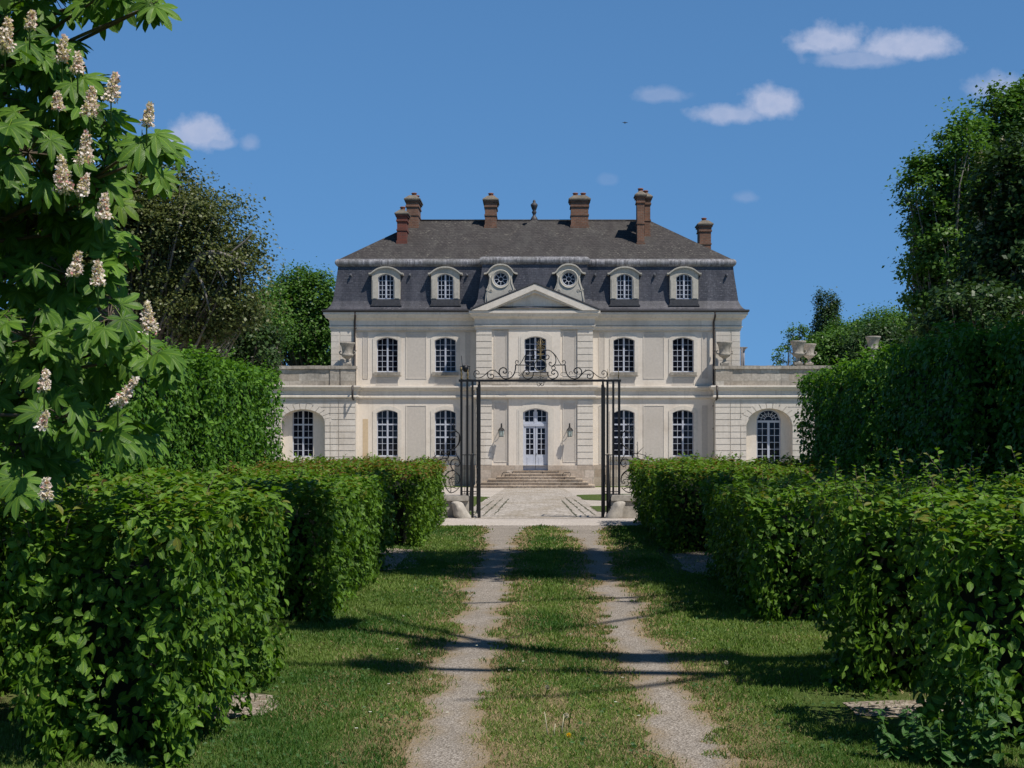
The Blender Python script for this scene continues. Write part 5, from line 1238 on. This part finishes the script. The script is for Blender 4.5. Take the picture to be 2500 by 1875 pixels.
for px in (60, -20):
    b = MB(); xx = WX(px, 50); b.box(xx-.6, xx+.6, 49.93, 50.0, WZ(1010,50), WZ(950,50)); w_ = obp(b, 'window', 'paint'); b = MB(); b.box(xx-.5, xx-.04, 49.915, 49.928, WZ(1006,50), WZ(954,50)); b.box(xx+.04, xx+.5, 49.915, 49.928, WZ(1006,50), WZ(954,50)); obp(b, 'pane', 'glass', w_)

# ------------------------------------------------------------------ grass and small plants
def blades():
    specs = [(7.4,9.5,7600,.034,.0056),(9.5,12.5,5400,.036,.0074),(12.5,17,3000,.038,.0105),(17,23,1500,.040,.015),(23,28.9,850,.042,.022)]
    PP = []; HH = []; WW = []
    for (a, b, dn, h, w) in specs:
        xa_, xb_ = (-4.4, 3.5) if b < 13 else (-3.0, 3.1)
        n = int((xb_-xa_)*(b-a)*dn); x = rng.uniform(xa_, xb_, n); y = rng.uniform(a, b, n)
        t = in_track(x, y); clump = fbm(x*5, y*5, 71)
        keep = (t < 0) | ((t < .13) & (rng.random(n) < .5*(1-t/.13)) & (clump > .45)); keep &= rng.random(n) < np.clip(.35+clump*1.1, 0, 1)
        dr = dryness(x, y); keep &= rng.random(n) > dr*.62
        inbay = ((np.abs(x) > 1.9) & (y > 9.4) & (y < 10.6)) | ((np.abs(x) > 1.95) & (y > 19.4) & (y < 23.2)); keep &= ~inbay | (rng.random(n) < .08)
        x, y, clump, dr = x[keep], y[keep], clump[keep], dr[keep]; k = len(x)
        tuft = np.clip((fbm(x*2.3, y*2.3, 91)-.5)*3, 0, 1)*np.clip(1-np.abs(x-.2)/.75, 0, 1)
        PP.append(np.stack([x, y, np.zeros(k)], -1)); HH.append(h*(.45+.8*rng.random(k))*(.7+.6*clump)*(1+.8*tuft)); WW.append(np.full(k, w))
    for _ in range(110):
        cx = rng.choice([-.88,-.25,.68,1.24])+rng.normal(0,.05); cy = 7.6+rng.random()**1.2*16; m = int(rng.uniform(60, 190)); rr = rng.uniform(.04, .13)
        a = rng.random(m)*2*pi; q_ = rng.random(m)**.5*rr
        PP.append(np.stack([cx+q_*np.cos(a)*1.3, cy+q_*np.sin(a), np.zeros(m)], -1)); HH.append(rng.uniform(.02,.055,m)*(1.3-q_/rr*.6)); WW.append(np.full(m, .004+.0005*cy))
    P = np.concatenate(PP); H = np.concatenate(HH); Wd = np.concatenate(WW); k = len(P)
    d = np.stack([rng.normal(0,.55,k), rng.normal(0,.55,k), np.ones(k)], -1); n = np.stack([rng.normal(0,.5,k), -1+rng.normal(0,.5,k), .5+0*rng.random(k)], -1)
    proto = (np.array([(-.5,0,0),(.5,0,0),(.30,.6,.06),(0,1,.22)]), np.array([(0,1,2,3)]), np.array([(1,0),(1,0),(1,.6),(0,1)]))
    dr = dryness(P[:,0], P[:,1]); isdry = rng.random(k) < .04+dr*.55
    patch = fbm(P[:,0]*1.2, P[:,1]*.9, 61); rnd = np.clip(rng.normal(.0, .16, k)+patch*1.5-.28, 0, 1)
    o1 = scatter('grass', proto, P[~isdry], d[~isdry], n[~isdry], H[~isdry], rnd[~isdry], 'grass', sizex=Wd[~isdry])
    dd = d.copy(); dd[:, 2] *= .45
    o2 = scatter('dry_grass', proto, P[isdry], dd[isdry], n[isdry], H[isdry]*.9, rnd[isdry], 'dry', sizex=Wd[isdry])
    for o in (o1, o2): o['kind'] = 'stuff'
    print('blades', k)
blades()
# broad-leaved weeds in the turf: clover and plantain rosettes, one mass
k = 5200; x = rng.uniform(-2.4, 2.6, k); y = 7.6+rng.random(k)**1.6*12; kp = (in_track(x, y) < -.02) & (fbm(x*1.6, y*1.6, 12) > .47); x, y = x[kp], y[kp]; k = len(x)
tag(scatter('clover', LEAF1, np.stack([x, y, .012+.02*rng.random(k)], -1), rng.normal(size=(k,3))*np.array([1,1,.3]), rng.normal(size=(k,3))*.4+np.array([0,-.2,1]), .022+.02*rng.random(k), rng.random(k)*.7, 'nettle'), None, None, kind='stuff')
def clock(px, py, lb, h=.10, head=True, mat='flowerfar', cat='dandelion', name='dandelion', lean=.02):
    Y = 1.95*F/(py-929); x = WX(px, Y)
    r = empty(name, (x, Y, 0), lb, cat, 'small flowers and stalks in the grass')
    MB().tube([(0,0,0),(lean*.4,0,h*.5),(lean,0,h)], [.0035,.003,.0025], 5).build('stem', 'dry' if mat is None else 'nettle', r)
    if mat:
        n = 50; v = unit(rng.normal(size=(n,3))); scatter('seed_head' if mat == 'flowerfar' else 'petals', LEAF1, v*.004+np.array([lean,0,h]), v, rng.normal(size=(n,3)), np.full(n, .016 if mat != 'yel' else .014), rng.random(n), MT.get(mat), r)
MT['yel'] = leafmat('yellow_petals', (.75,.48,.02), (.9,.62,.03), trans=.2)
MT['wht'] = leafmat('white_petals', (.7,.7,.68), (.85,.85,.82), trans=.2)
clock(1570-7, 1448+22, 'white dandelion clock on the shaded grass right of the right wheel track', .14)
clock(1216, 1572, 'dandelion clock between the wheel tracks, left of the pale stalks', .08); clock(992+185, 1505, 'dandelion clock on the middle strip near the left wheel track', .07)
clock(1222, 1598, 'yellow dandelion flower low in the middle strip between the wheel tracks', .03, mat='yel')
for px, py, h, ln, lb in ((1183,1592,.16,-.02,'bent pale dandelion stalk leaning left in the middle strip'), (1196,1594,.09,.01,'short pale dandelion stalk in the middle strip'), (1213,1590,.13,.015,'tall pale stalk right of the bent ones in the middle strip'), (1228,1572,.24,.05,'longest thin green stalk leaning right in the middle strip')):
    Y = 1.95*F/(py-929); o = MB().tube([(0,0,0),(ln*.4,0,h*.5),(ln,0,h)], [.004,.0035,.003], 5).build('dandelion_stalk', plain('pale_stalk', (.5,.46,.3), .7) if 'pale' in lb else 'nettle'); o.location = (WX(px, Y), Y, 0); tag(o, lb, 'stalk', 'small flowers and stalks in the grass')
dz = [(872,1340),(905,1424),(858,1413),(840,1490),(966,1553),(1030,1405),(1232,1380),(1262,1412),(1286,1363),(1130,1440),(1345,1476),(1380,1560),(1330,1530),(1100,1460),(1290,1320),(770,1588),(800,1552),(1440,1400),(1500,1390),(930,1480)]
first = None
for px, py in dz:
    Y = 1.95*F/(py-929); x = WX(px, Y)
    if first is None:
        n = 26; a = rng.random(n)*2*pi; first = scatter('daisy', LEAF1, np.stack([.003*np.cos(a), .003*np.sin(a), np.full(n,.045)], -1), np.stack([np.cos(a), np.sin(a), np.full(n,.25)], -1), np.tile([0,-.3,1.0], (n,1)), np.full(n,.0085), rng.random(n), 'wht'); o = first
    else: o = first.copy(); COL.objects.link(o)
    o.location = (x, Y, 0); tag(o, 'tiny white daisy in the short grass of the drive', 'daisy', 'daisies in the grass')
# nettles at the foot of the near right hedge
def nettle(px, py, h, lb, ln=0.0, seed=0):
    Y = 1.95*F/(py-929); rg = np.random.default_rng(seed); r = empty('nettle', (WX(px, Y), Y, 0), lb, 'nettle', 'nettles by the right hedge')
    st_ = MB(); P = []; D = []; Nn = []; S = []
    for s in range(4):
        a = rg.uniform(0, 2*pi); hx = h*rg.uniform(.6, 1); bx, by = .07*cos(a), .07*sin(a); tx = bx*2+ln*h
        st_.tube([(bx,by,0),((bx+tx)/2,by*1.2,hx*.5),(tx,by*1.4,hx)], [.005,.004,.002], 5)
        for j in range(8):
            t = .15+.85*j/7; c = np.array([bx+(tx-bx)*t, by*(1+.4*t), hx*t])
            for q in range(4 if j % 2 else 2):
                b_ = rg.uniform(0, 2*pi); P.append(c); D.append([cos(b_), sin(b_), -.25]); Nn.append([0,-.2,1]); S.append(.11*(1.1-t*.7))
    st_.build('stem', 'nettle', r); scatter('leaves', LEAF8, np.array(P), np.array(D)+rg.normal(0,.1,(len(P),3)), np.array(Nn)+rg.normal(0,.2,(len(P),3)), np.array(S), rg.random(len(P)), 'nettle', r)
nettle(1960, 1640, .30, 'small nettle clump furthest out on the grass in front of the right hedge', -.1, 1)
nettle(2040, 1655, .34, 'leafy nettle clump at the bottom right, close to the right hedge foot', .0, 2)
nettle(2120, 1660, .60, 'taller nettle clump at the bottom right, climbing against the near hedge', .05, 3)
nettle(2190, 1668, .85, 'tallest nettle clump in the bottom right corner', .0, 4)
nettle(250, 1645, .10, 'low weed clump on the grass at the foot of the nearest left hedge', .0, 5)
# a swift high above the roof
b = MB(); b.prism([(-.20,.02),(-.06,.03),(0,.0),(.07,.03),(.21,.0),(.06,-.02),(0,-.035),(-.06,-.015)][::-1], -.02, .02); b.lathe([(.005,-.09),(.03,-.04),(.032,.03),(.008,.09)], (0,0,0), 8)
o = b.build('bird', 'gutter'); o.location = W(1350, 265, 95); tag(o, 'small dark bird flying in the blue sky above the right part of the roof', 'bird')
print('objects', len(bpy.data.objects))
